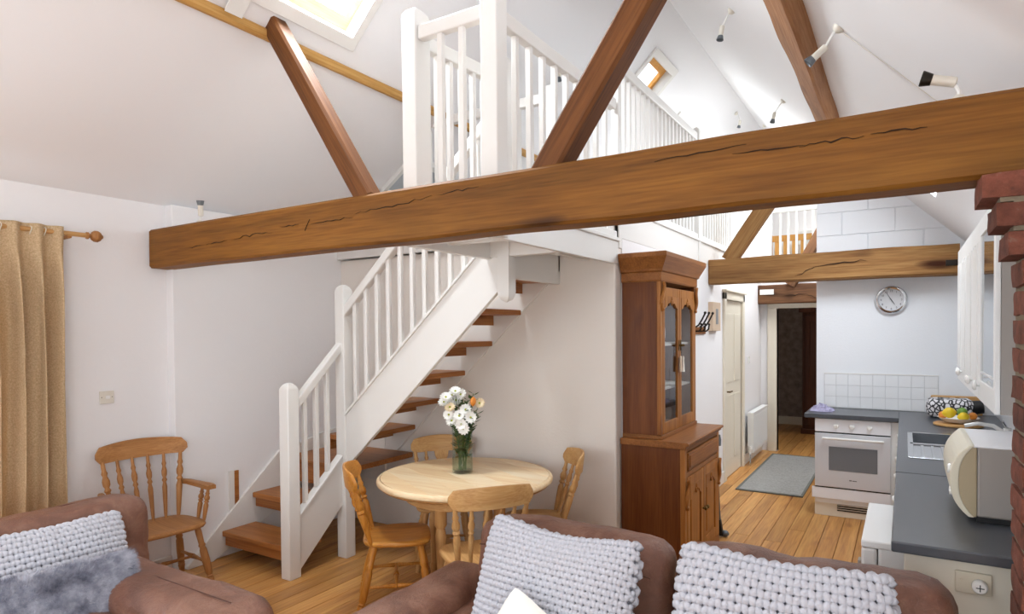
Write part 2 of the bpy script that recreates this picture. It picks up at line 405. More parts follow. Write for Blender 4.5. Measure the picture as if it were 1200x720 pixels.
gb.box(XN-.2, XR+.2, YB-.2, YB, 0, .55).box(XN-.2, -3.8, YB-.2, YB, .55, 3.25).box(0, XR+.2, YB-.2, YB, .55, 3.25).prism([(XN-.2, 3.25), (XR+.2, 3.25), (XM, 4.95)], 'y', YB-.2, YB)
struct('wall_back', gb, 'wall')
struct('wall_far', B().prism([(XL-.2, 0), (XR+.2, 0), (XR+.2, 2.3), (XM, 4.95), (XL-.2, 2.6)], 'y', YE, YE+.15), 'wall')
w6 = struct('window_6', B().box(-3.8, -3.72, YB-.14, YB-.06, .55, 3.25).box(-.08, 0, YB-.14, YB-.06, .55, 3.25).box(-3.72, -.08, YB-.14, YB-.06, .55, .63).box(-3.72, -.08, YB-.14, YB-.06, 3.17, 3.25).box(-1.94, -1.86, YB-.14, YB-.06, .63, 3.17), 'white', label='wide gable window behind the sofas')
mk('pane', B().box(-3.72, -1.94, YB-.103, YB-.097, .63, 3.17), 'pane', w6); mk('pane', B().box(-1.86, -.08, YB-.103, YB-.097, .63, 3.17), 'pane', w6)
# dividing wall behind the stairs and dining table (stands under the upper gallery)
struct('wall_stairs', B().box(XL-.05, XC-.006, YW, YW+.12, 0, 2.38), 'wall_bounce', bev=.012)
struct('wall_corridor', B().box(XC-.12, XC, YW+.12, 7.36, 0, 2.374).box(XC-.12, XC, 8.22, 9.5, 0, 2.374).box(XC-.12, XC, 7.36, 8.22, 2.05, 2.374), 'wall')
struct('baseboard_corridor', B().box(XC, XC+.018, 5.3, 7.28, 0, .13).box(XC, XC+.018, 8.30, 9.5, 0, .13), 'white', bev=.004)
struct('baseboard_stairs', B().box(XL+.9, XC-.01, YW-.016, YW, 0, .12), 'white', bev=.004)
struct('baseboard_left', B().box(XN, XN+.016, 1.9, YP, 0, .11), 'white', bev=.004)
# far wall with doorway
struct('wall_hall', B().box(XC-.12, -1.52, 9.5, 9.62, 0, 2.42).box(-1.52, -.6, 9.5, 9.62, 2.0, 2.42).box(-.6, XR, 9.5, 9.62, 0, 2.42), 'wall')
struct('trim_1', B().box(-1.64, -1.52, 9.465, 9.63, 0, 2.0).box(-1.64, -.55, 9.465, 9.63, 2.0, 2.09).box(-.6, -.5, 9.465, 9.63, 0, 2.0), 'cream', bev=.008, label='cream door surround at the end of the corridor')
struct('wall_hall_end', B().box(-2.6, XR, 12.3, 12.42, 0, 2.42).box(-2.7, -2.6, 9.62, 12.42, 0, 2.42), 'hall_wall')
struct('baseboard_hall', B().box(-2.6, XR, 12.28, 12.3, 0, .14), 'cream')
# corridor door (closed, cream architrave)
struct('trim_2', B().box(XC-.1, XC+.028, 7.27, 7.36, 0, 2.13).box(XC-.1, XC+.028, 8.22, 8.31, 0, 2.13).box(XC-.1, XC+.028, 7.27, 8.31, 2.05, 2.14).box(XC-.1, XC+.05, 7.25, 8.33, 2.14, 2.165), 'cream', bev=.006, label='cream architrave of the corridor door')
dr = struct('door_1', B().box(XC-.045, XC-.005, 7.362, 8.218, .005, 2.048), 'cream', bev=.003, label='cream panelled corridor door')
for (a, b_, z0, z1) in ((7.46, 7.74, .2, .95), (7.84, 8.12, .2, .95), (7.46, 7.74, 1.1, 1.9), (7.84, 8.12, 1.1, 1.9)):
    mk('panel', B().box(XC-.006, XC+.003, a, b_, z0, z1), 'cream', dr, bev=.006)
mk('door_handle', B().tube([(XC-.005, 7.45, 1.0), (XC+.04, 7.45, 1.0), (XC+.04, 7.56, 1.0)], .009), 'brass', dr, smooth=True)
# kitchen end wall of painted blockwork
WK = 6.95
kw = struct('wall_kitchen', B().prism([(-.745, 0), (XR, 0), (XR, 2.31), (-.745, 3.75)], 'y', WK, WK+.1), 'block', bev=.006)
# separate blocks above the second tie beam (stretcher bond), 10 mm proud with recessed joints
bh, bl = .222, .445
for r in range(7):
    z0 = 2.40+r*bh; z1 = z0+bh-.007
    x0 = -.745-(r % 2)*bl*.5+.0
    while x0 < XR:
        a = max(x0, -.745)+.003; b_ = min(x0+bl, XR)-.004
        if b_-a > .05:
            poly = [(a, z0), (b_, z0), (b_, z1), (a, z1)]; out = []; ins = lambda p: p[1] <= 2.985-p[0]
            for q in range(4):
                p, n_ = poly[q], poly[(q+1) % 4]
                if ins(p): out.append(p)
                if ins(p) != ins(n_):
                    dp_, dn = 2.985-p[0]-p[1], 2.985-n_[0]-n_[1]; t = dp_/(dp_-dn); out.append((p[0]+(n_[0]-p[0])*t, p[1]+(n_[1]-p[1])*t))
            if len(out) > 2: mk('block', B().prism(out, 'y', WK-.012, WK+.01), 'block', kw, bev=.003, seg=1)
        x0 += bl
# splashback tiles
for r in range(3):
    for k in range(9):
        mk('tile', B().box(-.672+k*.1035+.0015, -.672+(k+1)*.1035-.0015, WK-.011, WK-.002, .945+r*.109+.0015, .945+(r+1)*.109-.0015), 'tile', kw, bev=.0012, seg=1)
mk('grout', B().box(-.674, .262, WK-.006, WK, .94, 1.276), 'grout', kw)
mk('tile_trim', B().box(-.676, .264, WK-.014, WK, 1.2735, 1.282), 'white', kw)

# ------------------------------------------------------------------ roof with roof windows
def slopequad(b, xa, za, xb, zb, y0, y1, th=.12):
    dx, dz = xb-xa, zb-za; L = sqrt(dx*dx+dz*dz); nx, nz = -dz/L*th, dx/L*th
    if nz < 0: nx, nz = -nx, -nz
    b.prism([(xa, za), (xb, zb), (xb+nx, zb+nz), (xa+nx, za+nz)], 'y', y0, y1)
def slope_holes(b, xa, za, xb, zb, holes):
    zf = lambda x: za+(zb-za)*(x-xa)/(xb-xa)
    ys = sorted(set([YB-.2, YE]+[h[0] for h in holes]+[h[1] for h in holes]))
    for y0, y1 in zip(ys[:-1], ys[1:]):
        hs = [h for h in holes if h[0] <= y0+1e-6 and h[1] >= y1-1e-6]
        if not hs: slopequad(b, xa, za, xb, zb, y0, y1)
        else:
            h = hs[0]; lo, hi = sorted((h[2], h[3])); l0, l1 = sorted((xa, xb))
            if lo > l0: slopequad(b, l0, zf(l0), lo, zf(lo), y0, y1)
            if hi < l1: slopequad(b, hi, zf(hi), l1, zf(l1), y0, y1)
L2 = (-3.22, 3.54, XM, 4.82)
H1 = (2.36, 3.04, -3.10, -2.45); H2 = (6.35, 6.95, -2.48, -2.2); H3 = (7.8, 9.2, -3.1, -2.4); H0 = (-1.1, -.1, -3.1, -2.4)
cl = B(); slopequad(cl, XN-.25, 2.64-.176, -3.22, 3.54, YB-.2, YE)
struct('ceiling_left_lower', cl, 'ceil')
cu = B(); slope_holes(cu, *L2, [H0, H1, H2, H3]); struct('ceiling_left_upper', cu, 'ceil')
cr = B(); slope_holes(cr, XM, 4.82, XR+.2, 4.82-(XR+.2-XM)*.995, [(4.95, 5.95, -.22, .2), (7.4, 9.1, -.95, -.5)]); struct('ceiling_right', cr, 'ceil')  # unseen right-slope openings, added for kitchen and corridor light
def roof_window(name, H, label, frame='cream', glass_inset=.06):
    zf = lambda x: 3.54+(4.82-3.54)*(x+3.22)/(1.32)
    y0, y1, xa, xb = H
    n = Vector((-(4.82-3.54), 0, 1.32)).normalized(); sdir = Vector((1.32, 0, 1.28)).normalized()
    P = lambda x, y, d: Vector((x, y, zf(x)))+n*d
    r = root(name, label, None, P(xa, (y0+y1)/2, 0), kind='structure')
    def bar(nm, xa, xb, y0, y1, d0, d1, mat):
        b = B(); v = [P(x, y, d) for d in (d0, d1) for (x, y) in ((xa, y0), (xb, y0), (xb, y1), (xa, y1))]
        b.add(v, [(3, 2, 1, 0), (4, 5, 6, 7), (0, 1, 5, 4), (1, 2, 6, 5), (2, 3, 7, 6), (3, 0, 4, 7)])
        return mk(nm, b, mat, r, bev=.003)
    t = .055
    for nm, a in (('lining', (xa-t, xa+.004, y0-t, y1+t)), ('lining', (xb-.004, xb+t, y0-t, y1+t)), ('lining', (xa, xb, y0-t, y0+.004)), ('lining', (xa, xb, y1-.004, y1+t))):
        bar(nm, *a, -.022, .004, 'white')
    for a in ((xa-.01, xa+.002, y0, y1), (xb-.002, xb+.01, y0, y1), (xa, xb, y0-.01, y0+.002), (xa, xb, y1-.002, y1+.01)):
        bar('reveal', *a, 0, .13, 'white')
    g = glass_inset
    for a in ((xa, xa+g, y0, y1), (xb-g, xb, y0, y1), (xa+g, xb-g, y0, y0+g), (xa+g, xb-g, y1-g, y1)):
        bar('sash', *a, .075, .12, frame)
    bar('pane', xa+g, xb-g, y0+g, y1-g, .09, .096, 'pane')
    return r, bar
M['sash_pine'] = wood('sash_pine', '#dcb98a', '#ead2aa', '#f2e2c4', 'y', .6, .4, 0, 16, .05, .02)
roof_window('window_1', H1, 'bright open roof window with white lining above the purlin', 'sash_pine')
r2, bar2 = roof_window('window_2', H2, 'small roof window with orange timber sash over the gallery', 'bed_pine', .05)
roof_window('added_window_3', H3, 'large added roof window hidden over the far gallery', 'sash_pine')  # hidden opening, added to light the gallery
roof_window('added_window_4', H0, 'added unseen roof window behind the sofas', 'sash_pine')  # out-of-view opening, added for light
# boxed joint strip left of the skylight
struct('trim_3', B().prism([(-3.20, 3.50), (-3.19, 3.52), (-2.5, 4.19), (-2.51, 4.17)], 'y', 2.19, 2.30), 'white', label='white cover strip beside the roof window')
# small eaves roof light frame high on the left slope above the stairs
ev = root('window_5', 'small framed eaves light above the stairwell', None, (-3.83, 4.5, 3.1), kind='structure')
zl = lambda x: 2.64+.69*(x+4.5)
for nm, xa, xb, y0, y1, m_, d in (('frame', -4.0, -3.96, 4.28, 4.9, 'white', .03), ('frame', -3.68, -3.64, 4.28, 4.9, 'white', .03), ('frame', -4.0, -3.64, 4.26, 4.3, 'white', .03), ('frame', -4.0, -3.64, 4.88, 4.92, 'white', .03), ('blind', -3.96, -3.68, 4.3, 4.88, 'steel_card', .012)):
    mk(nm, B().prism([(xa, zl(xa)-d), (xb, zl(xb)-d), (xb, zl(xb)+.02), (xa, zl(xa)+.02)], 'y', y0, y1), m_, ev)

# ------------------------------------------------------------------ roof timbers
def cracks(par, pts, yf, wmax=.006):
    for path in pts:
        b = B(); n = len(path); up = []; lo = []
        for i, (x, z) in enumerate(path):
            wv = wmax*sin(pi*(i+.15)/(n-.7))*random.uniform(.6, 1.1)
            up.append((x, z+wv/2)); lo.append((x, z-wv/2))
        b.prism(up+lo[::-1], 'y', yf-.0006, yf+.004)
        mk('crack', b, 'crack', par)
def wig(x0, z0, x1, z1, n=9, a=.006):
    return [(x0+(x1-x0)*i/n, z0+(z1-z0)*i/n+random.uniform(-a, a)) for i in range(n+1)]
YT = 2.47
tb = root('tie_beam', 'massive golden oak tie beam spanning the room above the sofas', 'beam', (XM, YT+.1, 2.18))
def timber(x0, x1, y0, y1, z0, z1, n=40, amp=.006, seed=0, ax='x'):
    b = B(); r = .014
    sec = [(y0+r, z0), (y1-r, z0), (y1, z0+r), (y1, z1-r), (y1-r, z1), (y0+r, z1), (y0, z1-r), (y0, z0+r)]
    vs = []; fs = []
    for i in range(n+1):
        x = x0+(x1-x0)*i/n
        for k, (y, z) in enumerate(sec):
            d = amp*mnoise.noise(Vector((x*1.6+seed, (y-y0)*3, (z-z0)*3))); e = amp*mnoise.noise(Vector((x*1.9-seed, 7+(y-y0)*3, (z-z0)*4)))
            vs.append((x, y+e, z+d) if ax == 'x' else (y+e, x, z+d))
    m = len(sec)
    for i in range(n):
        for k in range(m):
            q = (i*m+k, (i+1)*m+k, (i+1)*m+(k+1) % m, i*m+(k+1) % m); fs.append(q if ax == 'y' else q[::-1])
    a = tuple(range(m)); z_ = tuple(n*m+k for k in range(m))
    fs += [a[::-1], z_] if ax == 'y' else [a, z_[::-1]]
    b.add(vs, fs)
    bm = bmesh.new(); me = bpy.data.meshes.new('t'); me.from_pydata([tuple(p) for p in b.v], [], b.f); bm.from_mesh(me); bmesh.ops.recalc_face_normals(bm, faces=bm.faces[:])
    bm.verts.index_update(); b2 = B(); b2.add([v.co.copy() for v in bm.verts], [tuple(v.index for v in f.verts) for f in bm.faces]); bm.free(); return b2
mk('timber', timber(XN+.02, XR-.01, YT, YT+.16, 2.18, 2.45, 60, .007, 3), 'oak', tb, smooth=True, ang=35)
yc = YT-.004
cracks(tb, [wig(-4.02, 2.285, -3.86, 2.29, 6), wig(-3.84, 2.292, -3.62, 2.298, 8, .004), wig(-3.55, 2.307, -3.18, 2.318, 12, .008), wig(-3.12, 2.335, -2.95, 2.335, 6), wig(-2.85, 2.335, -2.52, 2.335, 10, .006), wig(-2.5, 2.35, -1.98, 2.385, 14, .008), wig(-1.95, 2.385, -1.7, 2.40, 8, .008),
            wig(-.55, 2.372, -.30, 2.366, 10, .004), wig(-.32, 2.362, -.12, 2.37, 12, .006), wig(-.1, 2.375, .06, 2.366, 8, .004), wig(-.85, 2.39, -.5, 2.40, 8, .003), wig(-2.9, 2.30, -2.86, 2.36, 4, .004)], yc, .0045)
def strut(name, label, xf, xt, zf_, zt, y0, y1, wid, mat='strut', seed=1):
    # raking strut in the truss plane from foot (xf,zf) to head (xt,zt)
    L = sqrt((xt-xf)**2+(zt-zf_)**2); b = timber(0, L, -wid/2, wid/2, 0, y1-y0, 14, .005, seed)
    ang = atan2(zt-zf_, xt-xf)
    M4 = Matrix(((cos(ang), sin(ang), 0, xf), (0, 0, 1, y0), (sin(ang), -cos(ang), 0, zf_), (0, 0, 0, 1)))
    o = mk(name, b, mat, smooth=True, ang=35, local=True, label=label, cat='roof strut', group='raking struts of the roof trusses')
    o.matrix_world = M4; return o
strut('raking_strut', 'oak strut leaning left from the main tie beam to the purlin beside the roof window', -2.46, -3.25, 2.43, 3.60, YT+.01, YT+.12, .115, seed=2)
strut('raking_strut', 'oak strut rising right from the main tie beam in front of the gallery railing', -1.41, -.665, 2.372, 3.43, YT+.01, YT+.14, .125, seed=5)
# second truss against the kitchen wall
t2 = root('tie_beam', 'rough weathered tie beam above the wall clock', 'beam', (-.6, 6.72, 2.18))
mk('timber', timber(XC+.005, .40, 6.66, 6.90, 2.18, 2.44, 40, .012, 9), 'oak2', t2, smooth=True, ang=35)
mk('iron_strap', B().box(.30, .385, 6.652, 6.668, 2.25, 2.30), 'iron', t2, bev=.002)
cracks(t2, [wig(-.75, 2.30, -.3, 2.34, 10, .01), wig(-.9, 2.22, -.72, 2.30, 6, .01)], 6.652, .01)
strut('raking_strut', 'oak strut standing on the rough tie beam behind the pine dresser', -1.54, -.8, 2.42, 3.52, 6.70, 6.83, .15, 'oak2', seed=8)
strut('raking_strut', 'dark strut in front of the far gallery railing beside the kitchen wall', -1.31, -.75, 2.30, 3.35, 9.22, 9.34, .13, 'oak_dark', seed=11)
t3 = root('tie_beam', 'dark old tie beam over the corridor doorway', 'beam', (-1.1, 9.3, 2.07))
mk('timber', timber(XC+.005, XR-.01, 9.26, 9.44, 2.06, 2.32, 24, .012, 21), 'oak_dark', t3, smooth=True, ang=35)
mk('notice', B().box(-1.70, -1.52, 9.25, 9.262, 2.185, 2.255), 'paper', t3)
cracks(t3, [wig(-1.4, 2.16, -1.1, 2.18, 8, .01), wig(-1.12, 2.18, -.95, 2.10, 5, .01)], 9.25, .012)
mk('purlin', timber(YB, 9.0, -3.27, -3.22, 3.464, 3.53, 60, .003, 13, 'y'), 'oak_py', smooth=True, ang=35, label='slim pale pine purlin along the left roof slope under the roof window', cat='purlin')
mk('purlin', timber(YB, WK-.02, -.10, .10, 0, .13, 70, .011, 17, 'y').xf(Matrix(((.707, 0, .707, -.575), (0, 1, 0, 0), (-.707, 0, .707, 3.375), (0, 0, 0, 1)))), 'oak_y', smooth=True, ang=35, label='rough oak purlin along the right roof slope above the kitchen', cat='purlin')

# ------------------------------------------------------------------ galleries
FLZ, UPZ = 2.35, 2.60
lg = root('floor_landing', 'white painted stair landing under the gallery railing', None, (-1.98, 3.4, 2.18), kind='structure')
mk('deck', B().box(-2.25, XC-.032, 2.662, YW-.05, 2.313, FLZ), 'tread', lg)
mk('fascia', B().box(XC-.03, XC, 2.62, 4.25, 2.185, 2.365), 'white', lg, bev=.004)
mk('fascia_cap', B().box(XC-.03, XC+.018, 2.62, 4.25, 2.345, 2.37), 'white', lg, bev=.004)
mk('trimmer', B().box(-2.30, -2.26, 2.64, 3.46, 2.18, 2.36), 'white', lg, bev=.003)
mk('trimmer', B().box(-2.30, XC-.03, 2.62, 2.66, 2.18, 2.36), 'white', lg, bev=.003)
mk('trimmer', B().box(-2.26, XC-.03, 3.40, 3.46, 2.19, 2.31), 'white', lg, bev=.003)
mk('trimmer', B().box(-2.215, -2.17, 3.46, YW, 2.06, FLZ), 'white', lg, bev=.003)
mk('joist', B().box(-1.98, -1.93, 3.46, YW, 2.22, 2.31), 'white', lg, bev=.003)
mk('joist', B().box(-2.26, XC-.03, 2.95, 3.0, 2.22, 2.31), 'white', lg, bev=.003)
mk('soffit_board', B().box(-2.26, XC-.03, 2.66, YW, 2.295, 2.312), 'white', lg)
ug = root('floor_gallery', 'white edged upper gallery floor along the corridor', None, (-3, 8, 2.38), kind='structure')
mk('deck', B().box(XL, XC-.03, YW-.02, YE, 2.40, UPZ), 'white', ug)
mk('fascia', B().box(XC-.03, XC+.0, YW+.05, 10.3, 2.375, 2.60), 'white', ug, bev=.004)
mk('fascia_cap', B().box(XC-.04, XC+.018, YW+.05, 10.3, 2.585, 2.61), 'white', ug, bev=.004)
mk('step_riser', B().box(-2.3, XC-.03, YW-.05, YW-.02, 2.35, 2.60), 'white', ug)
mk('edge_board', B().box(XL, -2.3, YW-.05, YW-.02, 2.385, 2.61), 'white', ug, bev=.004)
mk('deck', B().box(XC-.03, XR, 9.63, YE, 2.43, UPZ), 'white', ug)

def newel_mesh(x, y, z0, z1, s=.096, top=True, bottom=False, sx=None):
    sx = sx or s; h = s/2; hx = sx/2; b = B(); prof = [(1, z0)]
    rings = []
    if bottom:
        for t in (0, .25, .5, .75): rings.append((sin(acos_(1-t)), z0+t*.07))
    rings.append((1, z0+(.07 if bottom else 0))); rings.append((1, z1-(.05 if top else 0)))
    if top:
        for t in (.35, .65, .85, .96, 1.0): rings.append((sqrt(max(0, 1-t*t))*.85+.15*(1-t), z1-.05+.05*t))
    vs = []; fs = []
    for k, z in rings:
        k = max(k, .03); vs += [(x-hx*k, y-h*k, z), (x+hx*k, y-h*k, z), (x+hx*k, y+h*k, z), (x-hx*k, y+h*k, z)]
    for i in range(len(rings)-1):
        for j in range(4): fs.append((i*4+j, i*4+(j+1) % 4, i*4+4+(j+1) % 4, i*4+4+j))
    n = len(rings)-1; fs += [(3, 2, 1, 0), (n*4, n*4+1, n*4+2, n*4+3)]
    return b.add(vs, fs)
def acos_(v): return math.acos(max(-1, min(1, v)))
def newel(par, x, y, z0, z1, **k): return mk('newel_post', newel_mesh(x, y, z0, z1, **k), 'white', par, bev=.006, smooth=True, ang=35)
def rail_run(par, p0, p1, bz0, bz1, top, n, w=.055, hgt=.075, bot=True, bs=.032, skip=()):
    """level railing between two points: handrail, bottom rail, n balusters"""
    p0 = Vector(p0); p1 = Vector(p1); d = (p1-p0); L = d.length; d.normalize(); ang = atan2(d.y, d.x)
    R = Matrix.Translation((p0.x, p0.y, 0)) @ Matrix.Rotation(ang, 4, 'Z')
    mk('handrail', B().box(0, L, -w/2, w/2, top-hgt, top).xf(R), 'white', par, bev=.008)
    if bot: mk('bottom_rail', B().box(0, L, -w/2, w/2, bz0, bz0+.045).xf(R), 'white', par, bev=.004)
    for i in range(n):
        if i in skip: continue
        t = L*(i+1)/(n+1)
        mk('baluster', B().box(t-bs/2, t+bs/2, -bs/2, bs/2, bz0+.04, top-hgt+.005).xf(R), 'white', par, bev=.003, seg=1)
# landing railing, front
gr = root('landing_railing', 'short white railing between the two tall newels above the main beam', 'railing', (-2.0, 2.68, FLZ))
newel(gr, -2.265, 2.70, 2.19, 3.47, sx=.096, s=.13); newel(gr, -1.755, 2.69, 2.19, 3.50, s=.10)
rail_run(gr, (-2.215, 2.68, 0), (-1.805, 2.68, 0), FLZ, 0, 3.355, 2)
gr2 = root('landing_railing', 'white landing railing running back from the corner newel along the corridor side', 'railing', (-1.755, 3.45, FLZ))
rail_run(gr2, (-1.755, 2.75, 0), (-1.755, 4.22, 0), FLZ+.02, 0, 3.345, 9)
newel(gr2, -1.755, 4.28, 2.3, 3.67, s=.06)
gr3 = root('landing_railing', 'white landing railing along the stairwell side behind the front newel', 'railing', (-2.25, 3.05, FLZ))
rail_run(gr3, (-2.265, 2.77, 0), (-2.20, 3.37, 0), FLZ+.01, 0, 3.345, 5)
gr4 = root('gallery_railing', 'long white gallery railing above the dresser and corridor', 'railing', (-1.755, 7.3, UPZ))
rail_run(gr4, (-1.755, 4.32, 0), (-1.755, 6.28, 0), UPZ+.01, 0, 3.64, 18, bs=.03)
newel(gr4, -1.755, 6.33, 2.38, 3.71, s=.075)
rail_run(gr4, (-1.755, 6.38, 0), (-1.755, 10.25, 0), UPZ+.01, 0, 3.60, 36, bs=.03)
gr5 = root('gallery_railing', 'far white gallery railing crossing in front of the pine bed', 'railing', (-.6, 10.3, UPZ))
newel(gr5, -1.755, 10.3, 2.6, 3.66, s=.075)
rail_run(gr5, (-1.71, 10.3, 0), (XR-.02, 10.3, 0), UPZ+.01, 0, 3.55, 20, bs=.034, hgt=.09)
gr6 = root('gallery_railing', 'white gallery railing guarding the upper edge of the stairwell', 'railing', (-3.2, YW+.05, UPZ))
rail_run(gr6, (-3.75, YW+.04, 0), (-2.32, YW+.04, 0), UPZ+.01, 0, 3.50, 12)
newel(gr6, -2.27, YW+.04, 2.36, 3.56, s=.085)
# pine bed on the far gallery
bed = root('bed', 'pine slatted bed seen through the far gallery railing', 'bed', (-1.3, 11.6, UPZ))
for xx in (-1.9, -.62): mk('bed_post', B().box(xx-.04, xx+.04, 11.16, 11.24, UPZ, UPZ+.66), 'bed_pine', bed, bev=.006)
mk('footboard_rail', B().box(-1.88, -.64, 11.18, 11.22, UPZ+.54, UPZ+.64), 'bed_pine', bed, bev=.006); mk('footboard_rail', B().box(-1.88, -.64, 11.18, 11.22, UPZ+.2, UPZ+.3), 'bed_pine', bed, bev=.006)
for k in range(9): mk('slat', B().box(-1.82+k*.13, -1.82+k*.13+.075, 11.19, 11.21, UPZ+.28, UPZ+.56), 'bed_pine', bed)
mk('mattress', B().rbox((-1.26, 11.9, UPZ+.36), (.6, .65, .14), .06, 6), 'cloth', bed, smooth=True)
mk('pillow', B().rbox((-1.3, 12.4, UPZ+.66), (.35, .14, .2), .1, 6), 'cloth', bed, smooth=True)

# ================================================================== staircase
st = root('staircase', 'white painted staircase with open pine treads turning up to the landing', 'staircase', (-3.0, 3.6, 0))
tr_list = [(-3.55+.265*k, .885+.238*k) for k in range(6)]
for xb, zb in tr_list:
    mk('tread', B().box(xb-.295, xb, 3.45, YW-.03, zb, zb+.04), 'tread', st, bev=.006)
    mk('riser', B().box(xb-.27, xb-.25, 3.455, YW-.035, zb-.075, zb), 'tread', st)
# lower flight
for y0, zt in ((2.93, .211), (3.20, .449)):
    mk('tread', B().box(XL+.03, -3.655, y0, y0+.30, zt-.042, zt), 'tread_x', st, bev=.008)
    mk('riser', B().box(XL+.03, -3.655, y0+.03, y0+.05, zt-.115, zt-.04), 'tread_x', st)
mk('tread', B().box(XL+.02, -3.58, 3.47, YW-.03, .645, .687), 'tread_x', st, bev=.006)
mk('riser', B().box(XL+.03, -3.66, 3.50, 3.52, .50, .645), 'tread_x', st)
def stringer(pts, axis, a0, a1): return mk('stringer', B().prism(pts, axis, a0, a1), 'white', st, bev=.004)
zt_ = lambda x: 1.089+.914*(x+3.606); zb_ = lambda x: .753+.925*(x+3.531)
stringer([(-3.62, zb_(-3.62)), (-2.2, zb_(-2.2)), (-2.2, 2.30), (-2.28, 2.30), (-3.62, zt_(-3.62))], 'y', 3.42, 3.455)
mk('string_cap', B().prism([(-3.6, zt_(-3.6)-.012), (-2.30, zt_(-2.30)-.012), (-2.30, zt_(-2.30)+.012), (-3.6, zt_(-3.6)+.012)], 'y', 3.405, 3.47), 'white', st, bev=.003)
wlow = lambda x: 2.05+.92*(x+2.28)
stringer([(-3.9, wlow(-3.9)), (-2.17, wlow(-2.17)), (-2.17, 2.31), (-2.35, 2.31), (-3.9, wlow(-3.9)+.28)], 'y', YW-.03, YW-.002)
stringer([(-3.905, .40), (-3.905, .83), (XL+.03, .83), (XL+.03, .40)], 'y', YW-.03, YW-.002)
# wall string of the lower flight on the left wall
stringer([(2.86, 0), (2.66, 0), (2.66, .02), (2.85, .20), (3.47, .74), (YW-.03, .86), (YW-.03, .55), (3.55, .30)], 'x', XL, XL+.028)
# outer string of the lower flight
stringer([(2.97, .01), (2.97, .40), (3.42, .78), (3.42, .42)], 'x', -3.66, -3.625)
mk('string_cap', B().prism([(2.98, .40), (3.40, .765), (3.40, .79), (2.98, .425)], 'x', -3.675, -3.61), 'white', st, bev=.003)
newel(st, -3.65, 2.945, 0, 1.37); newel(st, -3.64, 3.455, 0, 2.08)
newel(st, -2.155, 3.43, 1.90, 3.45, s=.085, bottom=True)
mk('handrail', B().prism([(2.98, 1.155), (3.42, 1.575), (3.42, 1.65), (2.98, 1.235)], 'x', -3.68, -3.62), 'white', st, bev=.008)
for k in range(3):
    y = 3.075+k*.105; z0 = .42+.87*(y-2.98); z1 = 1.16+.955*(y-2.98)+.02
    mk('baluster', B().box(-3.666, -3.634, y-.016, y+.016, z0, z1), 'white', st, bev=.003, seg=1)
hz = lambda x: 1.985+.915*(x+3.526)
mk('handrail', B().prism([(-3.6, hz(-3.6)-.085), (-2.19, hz(-2.19)-.085), (-2.19, hz(-2.19)), (-3.6, hz(-3.6))], 'y', 3.41, 3.47), 'white', st, bev=.008)
for k in range(12):
    x = -3.50+k*.112
    mk('baluster', B().box(x-.016, x+.016, 3.424, 3.456, zt_(x), hz(x)-.07), 'white', st, bev=.003, seg=1)
# oak batten let into the left wall by the first step
wb = root('wall_batten', 'narrow brown oak batten let into the left wall above the bottom step', 'batten', (XL, 3.05, .28))
mk('batten', B().box(XL-.01, XL+.012, 3.055, 3.095, .275, .645), 'tread', wb); mk('edging', B().box(XL-.01, XL+.014, 3.01, 3.055, .26, .65), 'white', wb)

# ================================================================== brick pier
bp = root('wall_pier', 'red brick pier carrying the right end of the main beam', None, (.45, 2.5, 0), kind='structure')
PY0, PY1 = 2.37, 2.60
mk('mortar_core', B().box(.304, XR, PY0+.010, PY1, 0, 2.003).box(.272, XR, PY0+.010, PY1, 2.003, 2.0905).box(.24, XR, PY0+.010, PY1, 2.0905, 2.178), 'mortar', bp)
def brick(x0, x1, z0, z1, y0=PY0, y1=PY1):
    b = B().rbox(((x0+x1)/2, (y0+y1)/2, (z0+z1)/2), ((x1-x0)/2, (y1-y0)/2, (z1-z0)/2), .006, 3, .006, 14, random.random()*50)
    mk('brick', b, 'brick', bp, smooth=True, ang=50)
cz = .0875
corb = {0: .193, 1: .226, 2: .258}
for r in range(24):
    z1 = 2.178-r*cz; z0 = z1-cz+.013
    if z0 < 0: break
    xa = corb.get(r, .292)+random.uniform(-.002, .004)
    if r % 2 == 0: xs = [xa, xa+.215 if r > 2 else xa+.205, XR]
    else: xs = [xa, xa+.102 if r > 2 else xa+.21, xa+.33, XR]
    for a, b_ in zip(xs[:-1], xs[1:]):
        brick(a+(.012 if a != xa else 0), b_, z0, z1, PY0-random.uniform(0, .004))

